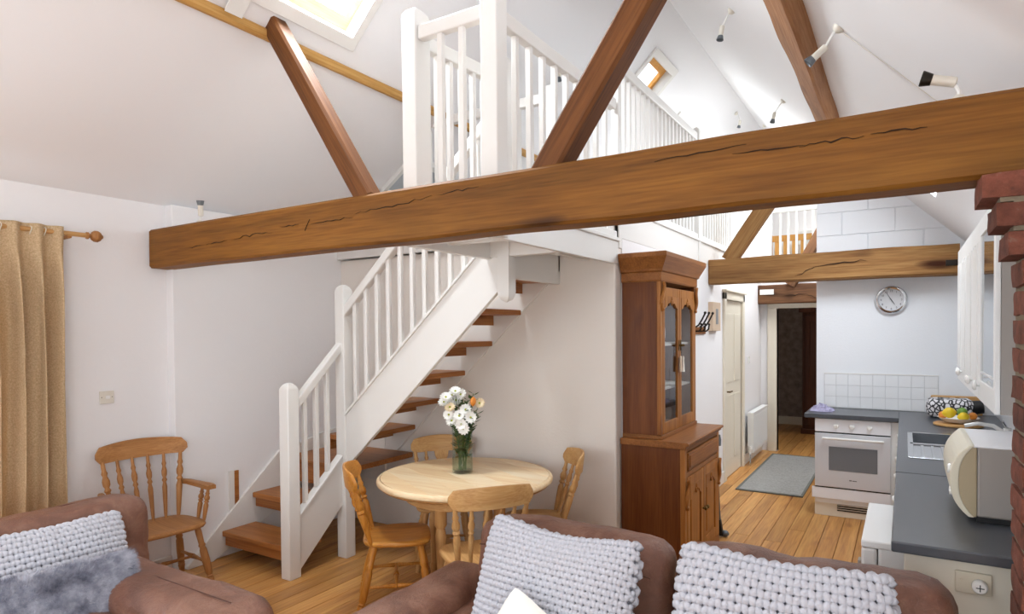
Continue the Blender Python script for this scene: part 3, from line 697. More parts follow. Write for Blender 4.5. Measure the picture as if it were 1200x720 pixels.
# ================================================================== chairs
LEG = [(.016, 0), (.018, .06), (.020, .12), (.024, .16), (.018, .18), (.024, .20), (.018, .22), (.024, .25), (.026, .45), (.024, .62), (.018, .66), (.024, .69), (.019, .72), (.021, .9), (.018, 1)]
SPN = [(.009, 0), (.012, .1), (.015, .3), (.017, .48), (.011, .55), (.018, .58), (.011, .62), (.018, .66), (.019, .72), (.011, .79), (.016, .83), (.011, .87), (.010, 1)]
STR = [(.009, 0), (.011, .3), (.016, .45), (.012, .48), (.018, .5), (.012, .52), (.016, .55), (.011, .7), (.009, 1)]
def chair_parts(r, wd, mats, fiddle=False, top=.89, arms=False, nsp=4, rake=.10):
    mv, mx = mats; hw = wd/2; dp = .21; sz = .445
    # saddle seat
    def seat(u, v): pass
    b = B(); n = 14; ring = []
    for i in range(40):
        t = 2*pi*i/40; cx_, cy_ = cos(t), sin(t)
        p = 4.0
        k = (abs(cx_)**p+abs(cy_)**p)**(-1/p)
        xx = cx_*k*dp; yy = cy_*k*(hw-.0 if xx > 0 else hw-.03*(-xx/dp))
        ring.append((xx, yy))
    lay = [(.80, -.034), (.97, -.026), (1.0, -.014), (.985, -.002), (.94, .002), (.7, -.006), (.35, -.010)]
    vs = []; fs = []
    for k, z in lay:
        for (xx, yy) in ring: vs.append((xx*k, yy*k, sz+z))
    m = len(ring)
    for i in range(len(lay)-1):
        for j in range(m): fs.append((i*m+j, i*m+(j+1) % m, (i+1)*m+(j+1) % m, (i+1)*m+j))
    fs.append(tuple(range(m-1, -1, -1))); fs.append(tuple((len(lay)-1)*m+j for j in range(m)))
    mk('seat', B().add(vs, fs), mx, r, smooth=True, local=True, ang=60)
    feet = {}
    for sx in (-1, 1):
        for sy in (-1, 1):
            tp = Vector((sx*.135, sy*(hw-.075), sz-.02)); ft = Vector((sx*.205 if sx > 0 else -.235, sy*(hw-.005), 0))
            mk('leg', B().turned(ft, tp, LEG, 10), mv, r, smooth=True, local=True, ang=50); feet[(sx, sy)] = (ft, tp)
    P = lambda k, t: feet[k][0].lerp(feet[k][1], t)
    for sy in (-1, 1): mk('stretcher', B().turned(P((-1, sy), .42), P((1, sy), .42), STR, 8), mv, r, smooth=True, local=True, ang=50)
    mk('stretcher', B().turned(P((-1, -1), .42).lerp(P((1, -1), .42), .5), P((-1, 1), .42).lerp(P((1, 1), .42), .5), STR, 8), mv, r, smooth=True, local=True, ang=50)
    # crest rail: curved board with arched top
    ch = .125; cw = hw+.03
    def crest(u):  # u -1..1
        return -.215-rake+.075*u*u, u*cw
    b = B(); N = 20; vs = []; fs = []
    for i in range(N+1):
        u = -1+2*i/N; xx, yy = crest(u)
        e = min(1, (1-abs(u))/.12); e = sqrt(max(0, 1-(1-e)**2))
        zc = top-.055-.012*u*u; hh = (ch/2-.012*u*u)*(.35+.65*e)
        for (dx, dz) in ((-.011, -hh), (-.011, hh-.012), (-.006, hh), (.006, hh), (.011, hh-.012), (.011, -hh)):
            vs.append((xx+dx-.12*(dz), yy, zc+dz))
    for i in range(N):
        for k in range(6): fs.append((i*6+k, i*6+(k+1) % 6, (i+1)*6+(k+1) % 6, (i+1)*6+k))
    fs += [tuple(range(5, -1, -1)), tuple(N*6+k for k in range(6))]
    bb = B().add(vs, fs)
    mk('backrest', bb, mx[:-1]+'y', r, smooth=True, local=True, ang=45)
    zb = top-.055-ch/2+.012
    def up(u): xx, yy = crest(u); return Vector((xx+.01, yy, zb)), Vector((-.172+.02*u*u, yy*.80, sz-.01))
    tot = nsp+2
    for i in range(tot):
        u = -.86+1.72*i/(tot-1)
        if fiddle and abs(u) < .2: continue
        a, c = up(u); mk('spindle', B().turned(c, a, [(q*(1.25 if i in (0, tot-1) else 1), t) for q, t in SPN], 8), mv, r, smooth=True, local=True, ang=50)
    if fiddle:
        a, c = up(0); prof = [(0, .035), (.12, .03), (.3, .055), (.45, .062), (.6, .03), (.72, .028), (.85, .05), (1, .06)]
        vs = []; fs = []
        for t, hw2 in prof:
            p = c.lerp(a, t)
            for dx, dy in ((-.006, -hw2), (.006, -hw2), (.006, hw2), (-.006, hw2)): vs.append((p.x+dx, dy, p.z))
        for i in range(len(prof)-1):
            for k in range(4): fs.append((i*4+k, i*4+(k+1) % 4, i*4+4+(k+1) % 4, i*4+4+k))
        fs += [(3, 2, 1, 0), tuple((len(prof)-1)*4+k for k in range(4))]
        mk('splat', B().add(vs, fs), mv, r, local=True, bev=.003)
    if arms:
        for sy in (-1, 1):
            ya = sy*(hw+.015)
            pts = [(-.235, ya*.93, .665), (-.15, ya, .668), (.0, ya*1.02, .67), (.10, ya*1.03, .672), (.15, ya*1.03, .668)]
            b = B(); wds = [.018, .022, .03, .036, .03]; vs = []; fs = []
            for (p, wd_) in zip(pts, wds):
                for dy, dz in ((-wd_, -.014), (wd_, -.014), (wd_, .010), (wd_*.6, .016), (-wd_*.6, .016), (-wd_, .010)): vs.append((p[0], p[1]+dy, p[2]+dz))
            for i in range(4):
                for k in range(6): fs.append((i*6+k, i*6+(k+1) % 6, (i+1)*6+(k+1) % 6, (i+1)*6+k))
            fs += [tuple(range(5, -1, -1)), tuple(24+k for k in range(6))]
            mk('arm', B().add(vs, fs), mx, r, smooth=True, local=True, ang=45)
            for xx in (.035, .115): mk('arm_spindle', B().turned((xx-.01, ya*.90, sz-.01), (xx, ya*1.01, .66), SPN, 8), mv, r, smooth=True, local=True, ang=50)
def chair(name, label, loc, face, wd, mats, **k):
    r = root(name, label, 'chair', (loc[0], loc[1], 0), atan2(face[1], face[0]), group=k.pop('group', 'dining chairs around the round table'))
    chair_parts(r, wd, mats, **k); return r
PN = ('pine', 'pine_x')
chair('dining_chair', 'glossy orange pine dining chair nearest the stairs, seen from its side', (-2.73, 3.02), (.74, .67), .42, ('orange_pine', 'orange_pine_x'), fiddle=True)
chair('dining_chair', 'pale pine spindle dining chair with its back to the leather sofa', (-2.09, 3.0), (-.70, .55), .42, PN)
chair('dining_chair', 'pale pine dining chair right of the table by the white wall', (-2.14, 3.76), (-.80, -.60), .40, PN, fiddle=True)
chair('dining_chair', 'pale pine dining chair behind the vase under the stairs', (-2.93, 3.76), (.66, -.75), .42, PN, fiddle=True)
chair('armchair', 'aged pine spindle armchair standing against the left wall', (-4.20, 2.33), (.98, -.1), .52, ('arm_pine', 'arm_pine_x'), top=.99, arms=True, nsp=4, rake=.07, group='wooden armchair')

# ================================================================== round table
TC = Vector((-2.50, 3.44)); TR = .585
tbl = root('dining_table', 'round pale pine dining table with a flower vase on it', 'table', (TC.x, TC.y, 0))
# separate top boards clipped to the circle
nb = 7
for i in range(nb):
    a = -TR+2*TR*i/nb; b_ = -TR+2*TR*(i+1)/nb; rr = TR-.026
    pts = []
    lo, hi = max(a, -rr), min(b_, rr)
    for k in range(13):
        yy = lo+(hi-lo)*k/12; pts.append((sqrt(max(0, rr*rr-yy*yy)), yy))
    for k in range(13):
        yy = hi-(hi-lo)*k/12; pts.append((-sqrt(max(0, rr*rr-yy*yy)), yy))
    q = []
    for p in pts:
        if not q or (abs(p[0]-q[-1][0])+abs(p[1]-q[-1][1])) > 1e-4: q.append(p)
    mk('board', B().prism(q, 'z', .732, .762).xf(Matrix.Translation((TC.x, TC.y, 0)) @ Matrix.Rotation(radians(-28), 4, 'Z')), 'pine_top', tbl, bev=.0016, seg=1)
mk('rim', B().lathe([(TR-.05, .722), (TR-.012, .722), (TR-.002, .730), (TR, .742), (TR-.004, .754), (TR-.012, .760), (TR-.022, .7615), (TR-.022, .735), (TR-.05, .735)], (TC.x, TC.y, 0), n=64), 'pine_top', tbl, smooth=True)
mk('under_rim', B().lathe([(TR-.10, .705), (TR-.03, .705), (TR-.018, .715), (TR-.03, .723), (TR-.10, .723)], (TC.x, TC.y, 0), n=64), 'pine_x', tbl, smooth=True)
mk('apron', B().lathe([(.37, .62), (.40, .62), (.40, .71), (.37, .71)], (TC.x, TC.y, 0), n=48), 'pine_x', tbl, smooth=True)
for k in range(4):
    t = radians(90*k); px, py = TC.x+.27*cos(t), TC.y+.27*sin(t)
    mk('leg', B().lathe([(.022, 0), (.026, .05), (.032, .10), (.022, .13), (.030, .3), (.036, .42), (.026, .47), (.040, .49), (.040, .70)], (px, py, 0), n=12), 'pine', tbl, smooth=True)

# vase and flowers
vx, vy, vz = -2.545, 3.47, .762
va = root('vase', 'clear cylindrical glass vase holding white daisies on the round table', 'vase', (vx, vy, vz))
mk('glass', B().lathe([(.060, 0), (.070, .006), (.070, .335), (.066, .335), (.066, .02), (.002, .02)], (vx, vy, vz), n=28), 'vase', va, smooth=True)
mk('water', B().lathe([(.0655, .021), (.0655, .12), (.001, .12)], (vx, vy, vz), n=24), 'vase', va, smooth=True)
def flower(name, label, top, kind, base):
    top = Vector(top); base = Vector(base); r = root(name, label, 'flower', tuple(base), group='flowers in the glass vase')
    mid = Vector((vx+(top.x-vx)*.45, vy+(top.y-vy)*.45, vz+.33)); pts = []
    for k in range(9):
        t = k/8; pts.append(base*(1-t)**2+mid*2*t*(1-t)+top*t*t)
    mk('stem', B().tube(pts, .0022, 5), 'stem', r, smooth=True)
    d = (top-mid).normalized(); d = (d*.5+Vector((.48, -.86, .1)).normalized()*.8+Vector((random.uniform(-.3, .3), random.uniform(-.3, .3), random.uniform(-.2, .4)))).normalized()
    a = d.orthogonal().normalized(); c = d.cross(a)
    if kind == 'daisy' or kind == 'cream':
        R = .043 if kind == 'daisy' else .038; n = 12
        b = B()
        for lay, (rr, lift) in enumerate(((R, .15), (R*.82, .4))):
            for k in range(n):
                t = 2*pi*(k+.5*lay)/n; e = a*cos(t)+c*sin(t); s2 = a*-sin(t)+c*cos(t)
                vs = []
                for q, wv in ((.15, .003), (.45, .0068), (.8, .0075), (1.0, .003)):
                    pc = top+e*rr*q+d*(rr*lift*q*q+.002*lay); vs += [pc-s2*wv, pc+s2*wv]
                b.add(vs, [(0, 2, 3, 1), (2, 4, 5, 3), (4, 6, 7, 5)])
        mk('petals', b, 'petal' if kind == 'daisy' else 'petal_c', r)
        mk('centre', B().ball(top+d*.004, (.0075,)*3, 8, 6), 'yolk', r, smooth=True)
    elif kind == 'bud':
        b = B().lathe([(.004, -.016), (.018, .0), (.021, .016), (.016, .036), (.005, .048)], top, (0.1, 0, 1), 10); mk('petals', b, 'tulip', r, smooth=True)
    elif kind == 'sprig':
        b = B()
        for k in range(26):
            t = .15+.85*k/25; p = pts[min(8, int(t*8))].lerp(pts[min(8, int(t*8)+1)], t*8-int(t*8)) if t < 1 else top
            th = k*2.4; e = Vector((cos(th), sin(th), .5)).normalized(); L = random.uniform(.045, .075); s2 = e.cross(Vector((0, 0, 1))).normalized()
            b.add([p, p+e*L*.5+s2*L*.22, p+e*L, p+e*L*.5-s2*L*.22], [(0, 1, 2, 3)])
        mk('leaves', b, 'green', r)
rv = cR; vv = Vector((vx, vy, vz))
# positions around the vase in its own frame: sideways (along cR), up, towards the room
fl_spec = [('white daisy at the upper left of the bouquet', -.045, .385, .0, 'daisy'), ('white daisy at the far upper left of the bouquet', -.075, .375, .02, 'daisy'), ('white daisy at the top of the bouquet beside the leaves', -.005, .39, .0, 'daisy'),
           ('white daisy on the left edge of the bouquet', -.085, .345, .01, 'daisy'), ('cream rose-like bloom left of the bouquet centre', -.055, .315, .03, 'cream'), ('white daisy low on the left side of the bouquet', -.06, .27, .03, 'daisy'),
           ('open white daisy facing forward in the bouquet centre', -.01, .265, .05, 'daisy'), ('open white daisy facing forward right of centre', .045, .255, .05, 'daisy'), ('white daisy drooping over the front of the vase', .0, .215, .06, 'daisy'),
           ('white daisy hanging lowest over the vase rim', .012, .19, .06, 'daisy'), ('white daisy tucked behind the leaves at the left', -.03, .35, -.03, 'daisy'), ('cream bloom on the right edge of the bouquet', .085, .335, .0, 'cream'),
           ('white daisy crowning the top left of the bouquet', -.03, .41, .01, 'daisy'), ('half hidden white daisy between the left blooms', -.06, .335, .0, 'daisy'), ('white daisy just above the vase rim on the left', -.045, .235, .04, 'daisy'), ('small white daisy right beside the centre leaves', .02, .30, .03, 'daisy'),
           ('orange bud at the upper right of the bouquet', .055, .335, .03, 'bud')]
for i, (lb, sx, sz, ft, kd) in enumerate(fl_spec):
    top = vv+cR*sx*1.4+Vector((0, 0, .31+(sz-.19)*1.1))-cF*ft*1.3; th = i*2.3
    flower('daisy' if kd == 'daisy' else ('bud' if kd == 'bud' else 'bloom'), lb, top, kd, vv+Vector((.02*cos(th), .02*sin(th), .02)))
for i, (lb, sx, sz, ft) in enumerate((('leafy green sprig standing highest right in the vase', .055, .40, .0), ('leafy green sprig in the middle of the vase', .015, .36, .01), ('leafy green sprig leaning left in the vase', -.03, .33, -.01), ('leafy green sprig leaning out to the right of the vase', .08, .30, .02), ('leafy sprig low at the vase mouth on the right', .04, .22, .04), ('leafy sprig low at the vase mouth on the left', -.04, .235, .03), ('leafy sprig rising behind the white daisies', -.02, .42, -.02), ('leafy sprig between the orange bud and the daisies', .03, .37, .02), ('leafy sprig spreading right above the vase rim', .065, .27, .03), ('dense leafy sprig in the heart of the bouquet', .0, .30, .035))):
    th = i*1.9; flower('leaf_sprig', lb, vv+cR*sx*1.4+Vector((0, 0, .30+(sz-.22)*1.3))-cF*ft*1.3, 'sprig', vv+Vector((.025*cos(th), .025*sin(th), .02)))

# ================================================================== pine dresser
DY0, DY1, DF, UF = 4.27, 5.20, -1.27, -1.445
ds = root('dresser', 'tall pine dresser with glazed upper doors beside the corridor', 'dresser', (-1.5, 4.73, 0))
X0 = XC+.004
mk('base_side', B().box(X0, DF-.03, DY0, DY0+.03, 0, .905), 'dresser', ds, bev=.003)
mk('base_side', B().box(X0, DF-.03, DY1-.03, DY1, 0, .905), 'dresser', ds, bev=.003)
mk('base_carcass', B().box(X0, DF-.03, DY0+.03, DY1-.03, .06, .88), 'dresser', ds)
mk('plinth', B().box(DF-.03, DF+.004, DY0+.0, DY1, 0, .075), 'dresser_y', ds, bev=.004)
mk('front_rail', B().box(DF-.03, DF, DY0+.03, DY1-.03, .70, .735), 'dresser_y', ds, bev=.003)
mk('front_rail', B().box(DF-.03, DF, DY0+.03, DY1-.03, .875, .905), 'dresser_y', ds, bev=.003)
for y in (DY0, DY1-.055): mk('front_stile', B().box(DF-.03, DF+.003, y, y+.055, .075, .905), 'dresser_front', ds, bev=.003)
top_prof = [(X0, .905), (DF+.008, .905), (DF+.018, .915), (DF+.014, .922), (DF+.034, .932), (DF+.036, .944), (DF+.028, .950), (X0, .950)]
mk('base_top', B().prism(top_prof, 'y', DY0-.02, DY1+.02), 'dresser_y', ds, bev=.003)
dw = mk('drawer', B().box(DF-.01, DF+.012, DY0+.062, DY1-.062, .745, .868), 'dresser_y', ds, bev=.006)
mk('drawer_panel', B().box(DF+.01, DF+.018, DY0+.085, DY1-.085, .765, .85), 'dresser_y', dw, bev=.005)
yc_ = (DY0+DY1)/2
def knob(par, p, d=(1, 0, 0), r=.016, mat='brass'): return mk('knob', B().lathe([(.006, 0), (.006, .012), (r*.9, .016), (r, .024), (r*.7, .032), (.001, .034)], p, d, 12), mat, par, smooth=True)
def scroll(par, p, h, sgn=1, mat='dresser_front'):
    """carved S-scroll bracket on the front, p = (x,y,ztop)"""
    pts = []; 
    for k in range(22):
        t = k/21; yy = p[1]+sgn*.016*sin(t*pi*2.2); zz = p[2]-h*t
        pts.append((p[0]+.018*(1-t)+.004, yy, zz))
    b = B().tube(pts, [.013*(1-.55*abs(2*(k/21)-1)**1.5)+.003 for k in range(22)], 8)
    for cz_, rr in ((p[2]-.012, .017), (p[2]-h+.01, .013)):
        b.tube([(p[0]+.016, p[1]+sgn*.010+rr*.8*cos(q)*(1-q/14), cz_+rr*.8*sin(q)*(1-q/14)) for q in [j*.6 for j in range(16)]], .006, 6)
    return mk('carved_bracket', b, mat, par, smooth=True)
def fret(par, y0, y1, x, zt, h, mat='dresser_front'):
    """carved fretwork head with a drooping leaf in the middle"""
    ym = (y0+y1)/2; w = (y1-y0)/2; pts = [(y0, zt), (y1, zt)]
    for k in range(25):
        u = 1-2*k/24; zz = zt-h*(.35+.65*abs(u)**1.6)-.012*abs(sin(u*pi*2)); pts.append((ym+u*w, zz if abs(u) > .02 else zz))
    b = B().prism(pts, 'x', x, x+.012)
    b.ball((x+.012, ym, zt-h*.25), (.010, .016, .022), 8, 6).ball((x+.014, ym-.018, zt-h*.45), (.008, .011, .013), 8, 6).ball((x+.014, ym+.018, zt-h*.45), (.008, .011, .013), 8, 6).ball((x+.012, ym, zt-h*.6), (.008, .01, .018), 8, 6)
    return mk('carved_head', b, mat, par, smooth=True, ang=35)
for (a, b_, kn) in ((DY0+.058, yc_-.002, 1), (yc_+.002, DY1-.058, -1)):
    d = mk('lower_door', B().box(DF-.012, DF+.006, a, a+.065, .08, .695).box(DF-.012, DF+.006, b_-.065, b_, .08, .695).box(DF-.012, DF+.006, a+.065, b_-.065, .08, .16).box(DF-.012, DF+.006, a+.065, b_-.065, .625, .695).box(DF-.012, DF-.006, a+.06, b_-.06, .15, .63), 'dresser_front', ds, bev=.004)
    mk('raised_panel', B().box(DF-.008, DF+.002, a+.10, b_-.10, .19, .57), 'dresser_front', d, bev=.008)
    fret(d, a+.065, b_-.065, DF-.004, .63, .10)
    knob(d, (DF+.006, (b_-.025) if kn > 0 else (a+.025), .40))
scroll(ds, (DF, DY0+.028, .69), .21, 1); scroll(ds, (DF, DY1-.028, .69), .21, -1)
# upper glazed cabinet
UY0, UY1 = DY0+.03, DY1-.03; UZ0, UZ1 = .95, 2.06
mk('upper_side', B().box(X0, UF-.025, UY0, UY0+.025, UZ0, UZ1), 'dresser', ds, bev=.003)
mk('upper_side', B().box(X0, UF-.025, UY1-.025, UY1, UZ0, UZ1), 'dresser', ds, bev=.003)
mk('back_panel', B().box(X0, X0+.012, UY0+.025, UY1-.025, UZ0, UZ1), 'cream', ds)
mk('upper_base', B().box(X0, UF+.012, UY0-.004, UY1+.004, UZ0, UZ0+.028), 'dresser_y', ds, bev=.004)
for z in (1.28, 1.60): mk('shelf', B().box(X0+.012, UF-.04, UY0+.025, UY1-.025, z, z+.018), 'cream', ds)
for y in (UY0, UY1-.045): mk('upper_stile', B().box(UF-.025, UF+.002, y, y+.045, UZ0+.03, UZ1), 'dresser_front', ds, bev=.003)
for (a, b_, sg) in ((UY0+.048, yc_-.002, 1), (yc_+.002, UY1-.048, -1)):
    d = mk('glazed_door', B().box(UF-.018, UF+.004, a, a+.045, UZ0+.03, 2.02).box(UF-.018, UF+.004, b_-.045, b_, UZ0+.03, 2.02).box(UF-.018, UF+.004, a+.045, b_-.045, UZ0+.03, 1.06).box(UF-.018, UF+.004, a+.045, b_-.045, 1.955, 2.02), 'dresser_front', ds, bev=.004)
    mk('pane', B().box(UF-.010, UF-.006, a+.04, b_-.04, 1.05, 1.96), 'cabinet_pane', d)
    fret(d, a+.045, b_-.045, UF-.006, 1.957, .085)
    ky = b_-.02 if sg > 0 else a+.02
    mk('lock_plate', B().box(UF+.004, UF+.008, ky-.008, ky+.008, 1.56, 1.64), 'brass', d); knob(d, (UF+.004, ky, 1.60), r=.010)
scroll(ds, (UF, UY0+.022, 2.05), .20, 1); scroll(ds, (UF, UY1-.022, 2.05), .20, -1)
corn = [(X0, 2.055), (UF+.006, 2.055), (UF+.012, 2.065), (UF+.012, 2.12), (UF+.024, 2.128), (UF+.028, 2.142), (UF+.040, 2.165), (UF+.060, 2.205), (UF+.070, 2.225), (UF+.070, 2.252), (UF+.06, 2.258), (X0, 2.258)]
# cornice with mitred returns: stacked slabs following the moulding
b = B(); vs = []; fs = []
cp = [(o, z) for (o, z) in [(x_-UF, z) for (x_, z) in corn[1:-1]]]
for o, z in cp: vs += [(UF+o, UY0-o, z), (UF+o, UY1+o, z), (X0, UY1+o, z), (X0, UY0-o, z)]
for i in range(len(cp)-1):
    for k in range(4): fs.append((i*4+k, i*4+(k+1) % 4, i*4+4+(k+1) % 4, i*4+4+k))
fs += [(3, 2, 1, 0), tuple((len(cp)-1)*4+k for k in range(4))]
mk('cornice', B().add(vs, fs), 'dresser_y', ds)
# hanging key tag
kt = root('key_tag', 'grey key tag and tassel hanging from the dresser door lock', 'tag', (UF+.02, yc_-.02, 1.40))
mk('string', B().tube([(UF+.02, yc_-.02, 1.60), (UF+.022, yc_-.022, 1.55), (UF+.02, yc_-.02, 1.50)], .002, 5), 'iron', kt)
mk('tag', B().box(UF+.016, UF+.024, yc_-.045, yc_-.005, 1.40, 1.52), 'beige_board', kt, bev=.003)
mk('tassel', B().lathe([(.003, .12), (.008, .10), (.006, .09), (.011, .0)], (UF+.028, yc_+.012, 1.40), n=8), 'paper', kt, smooth=True)
# things behind the glass
for k, (yy, zz, lab) in enumerate(((4.50, .978, 'white card leaning inside the dresser by the left door'),)):
    mk('card', B().prism([(yy, zz), (yy+.10, zz), (yy+.085, zz+.22), (yy+.02, zz+.20)], 'x', UF-.09, UF-.085), 'paper', label=lab, cat='card')
jg = B().lathe([(.04, 0), (.06, .03), (.065, .08), (.035, .13), (.04, .16), (.036, .16), (.03, .13), (.01, .02)], (UF-.15, 4.66, .978), n=16); mk('jug', jg, 'grey_card', smooth=True, label='dark grey jug at the bottom of the dresser behind glass', cat='jug')
mk('plate', B().lathe([(.02, 0), (.11, .012), (.112, .016), (.02, .006)], (X0+.05, 4.95, 1.73), (1, 0, .15), 24), 'porcelain', smooth=True, label='white plate stood on the upper dresser shelf', cat='plate')

# ================================================================== corridor things
hk = root('coat_hooks', 'wooden rail with three black iron coat hooks on the corridor wall', 'coat hooks', (XC, 6.6, 1.65))
mk('back_board', B().box(XC, XC+.02, 6.05, 6.50, 1.67, 1.74), 'dresser_y', hk, bev=.004)
for k in range(3):
    y = 6.13+.14*k; b = B().tube([(XC+.02, y, 1.70), (XC+.05, y, 1.70), (XC+.07, y, 1.72), (XC+.075, y, 1.76)], .008, 6)
    b.tube([(XC+.02, y, 1.74), (XC+.05, y, 1.76), (XC+.08, y, 1.81), (XC+.11, y, 1.87)], .008, 6).ball((XC+.11, y, 1.875), .014, 8, 6).ball((XC+.075, y, 1.765), .012, 8, 6)
    mk('hook', b, 'iron', hk, smooth=True)
fr = root('wall_frame', 'pale wooden box frame with a dark slot on the corridor wall', 'frame', (XC, 6.95, 1.72))
mk('frame', B().box(XC, XC+.05, 6.66, 6.98, 1.70, 2.0), 'beige_board', fr, bev=.004); mk('picture', B().box(XC+.05, XC+.053, 6.78, 6.87, 1.77, 1.93), 'grey_card', fr)
rd = root('radiator', 'white panel radiator on the corridor wall by the far doorway', 'radiator', (XC+.08, 8.75, .2))
mk('panel', B().box(XC+.06, XC+.075, 8.36, 9.3, .16, .66), 'unit', rd, bev=.006); mk('panel', B().box(XC+.105, XC+.12, 8.36, 9.3, .16, .66), 'unit', rd, bev=.006)
for k in range(14): mk('rib', B().box(XC+.12, XC+.126, 8.40+k*.064, 8.435+k*.064, .20, .62), 'unit', rd, bev=.003, seg=1)
mk('top_grille', B().box(XC+.05, XC+.125, 8.35, 9.31, .655, .668), 'unit', rd, bev=.002); mk('end_cap', B().box(XC+.05, XC+.125, 8.345, 8.36, .16, .66), 'unit', rd, bev=.002)
for z in (.22, .60): mk('bracket', B().box(XC, XC+.06, 8.5, 8.54, z, z+.03), 'unit', rd)
v_ = mk('valve', B().lathe([(.014, 0), (.014, .05), (.02, .055), (.02, .10), (.012, .105)], (XC+.09, 8.31, .15), n=12), 'porcelain', rd, smooth=True); mk('pipe', B().tube([(XC+.09, 8.31, 0), (XC+.09, 8.31, .16)], .008, 8), 'chrome', rd, smooth=True)
sw2 = root('light_switch', 'small white switch on the corridor wall above the radiator', 'switch', (XC, 8.65, 1.3)); mk('plate', B().box(XC, XC+.01, 8.60, 8.69, 1.27, 1.36), 'porcelain', sw2, bev=.003); mk('rocker', B().box(XC+.01, XC+.015, 8.635, 8.655, 1.30, 1.33), 'porcelain', sw2)
rg = root('rug', 'grey woven runner rug on the boards before the far doorway', 'rug', (-1.2, 8.1, 0)); mk('weave', B().box(-1.51, -.90, 7.04, 9.2, .001, .012), 'rug', rg, bev=.002)
for a in ((-1.535, -.875, 7.0, 7.04), (-1.535, -.875, 9.2, 9.24), (-1.535, -1.51, 7.04, 9.2), (-.90, -.875, 7.04, 9.2)): mk('binding', B().box(*a, .001, .013), 'rug_edge', rg)
ib = root('ironing_board', 'folded grey ironing board standing on end beyond the dresser', 'ironing board', (-1.40, 5.36, 0))
mk('board', B().prism([(-1.68, .06), (-1.33, .06), (-1.30, .10), (-1.30, .72), (-1.33, .80), (-1.68, .80)], 'y', 5.30, 5.335), 'grey_metal', ib, bev=.006)
mk('leg', B().tube([(-1.33, 5.355, .72), (-1.30, 5.355, .1)], .011, 8), 'grey_metal', ib, smooth=True); mk('foot', B().prism([(-1.38, 0.01), (-1.27, 0.01), (-1.29, .14), (-1.33, .16)], 'y', 5.335, 5.375), 'black', ib, bev=.004)
mk('foot_cap', B().ball((-1.262, 5.37, .028), (.035, .028, .027), 10, 7), 'grey_metal', ib, smooth=True)
mk('clip', B().lathe([(.018, 0), (.02, .05), (.012, .09)], (-1.30, 5.33, .76), n=10), 'grey_metal', ib, smooth=True)
# wardrobe in the dark hall beyond the door
wd = root('wardrobe', 'dark wooden wardrobe in the dim hall beyond the doorway', 'wardrobe', (-.85, 11.2, 0))
mk('body', B().box(-1.42, -.6, 11.3, 11.8, .08, 1.98), 'dark_wood', wd, bev=.006); mk('cornice', B().box(-1.47, -.55, 11.25, 11.82, 1.98, 2.06), 'dark_wood', wd, bev=.015); mk('plinth', B().box(-1.44, -.58, 11.28, 11.8, 0, .08), 'dark_wood', wd, bev=.004)
for a, b_ in ((-1.38, -1.02), (-1.0, -.64)):
    d = mk('door', B().box(a, b_, 11.275, 11.30, .16, 1.92), 'dark_wood', wd, bev=.006); mk('panel', B().box(a+.08, b_-.08, 11.268, 11.278, .25, 1.83), 'dark_wood', d, bev=.006)
    knob(d, ((b_-.04) if a < -1.1 else (a+.04), 11.275, 1.02), (0, -1, 0), .018)

# ================================================================== kitchen
WT = .94; KX = -.04  # worktop top and its front edge
wt = root('worktop', 'dark grey laminate worktop running from the sofa to the cooker wall', 'worktop', (.3, 4.8, WT-.04))
mk('slab', B().box(KX, XR-.004, 2.69, 4.0, WT-.04, WT), 'worktop', wt, bev=.006)
# slab around the sink cut-out
SX0, SX1, SY0, SY1 = .03, .50, 4.48, 5.55
for a in ((KX, SX0, 4.0, WK-.014), (SX1, XR-.004, 4.0, WK-.014), (SX0, SX1, 4.0, SY0), (SX0, SX1, SY1, WK-.014)): mk('slab', B().box(*a, WT-.04, WT), 'worktop', wt)
mk('slab', B().box(-.785, KX-.0, 6.38, WK-.014, WT-.04, WT), 'worktop', wt, bev=.006)
mk('joint_strip', B().box(KX, XR-.01, 3.995, 4.005, WT-.001, WT+.001), 'black', wt)
# base units along the right wall
def base_unit(y0, y1, label, knobside=1, top=WT-.042):
    r = root('base_unit', label, 'cabinet', (.3, (y0+y1)/2, 0), group='white base units under the long worktop')
    mk('carcass', B().box(.0, XR-.01, y0+.001, y1-.001, .12, top), 'unit', r); mk('plinth', B().box(.05, XR-.01, y0+.001, y1-.001, 0, .12), 'unit', r)
    dwr = mk('drawer', B().box(-.022, 0, y0+.003, y1-.003, .74, .885), 'unit', r, bev=.004); d = mk('door', B().box(-.022, 0, y0+.003, y1-.003, .13, .735), 'unit', r, bev=.004)
    mk('panel', B().box(-.027, -.02, y0+.07, y1-.07, .2, .66), 'unit', d, bev=.005)
    for p, z in ((dwr, .81), (d, .66)): knob(p, (-.022, (y0+y1)/2 if p == dwr else (y0+.05 if knobside > 0 else y1-.05), z), (-1, 0, 0), .02, 'porcelain')
    return r
base_unit(3.62, 4.22, 'white base unit next to the small fridge', 1); base_unit(4.22, 4.82, 'white base unit in front of the sink drainer', -1, .78); base_unit(4.82, 5.42, 'white base unit under the sink bowl', 1, .78); base_unit(5.42, 6.02, 'white base unit between sink and fruit bowl', -1, .78); base_unit(6.02, 6.40, 'narrow white base unit in the corner by the oven', 1)
ep = root('end_panel', 'cream end panel of the worktop run behind the sofa', 'panel', (.3, 2.78, 0)); mk('panel', B().box(0.0, XR-.01, 2.76, 2.79, 0, WT-.042), 'cream', ep, bev=.003)
fg = root('fridge', 'white under-counter fridge sticking out beside the sofa', 'fridge', (.2, 3.3, 0))
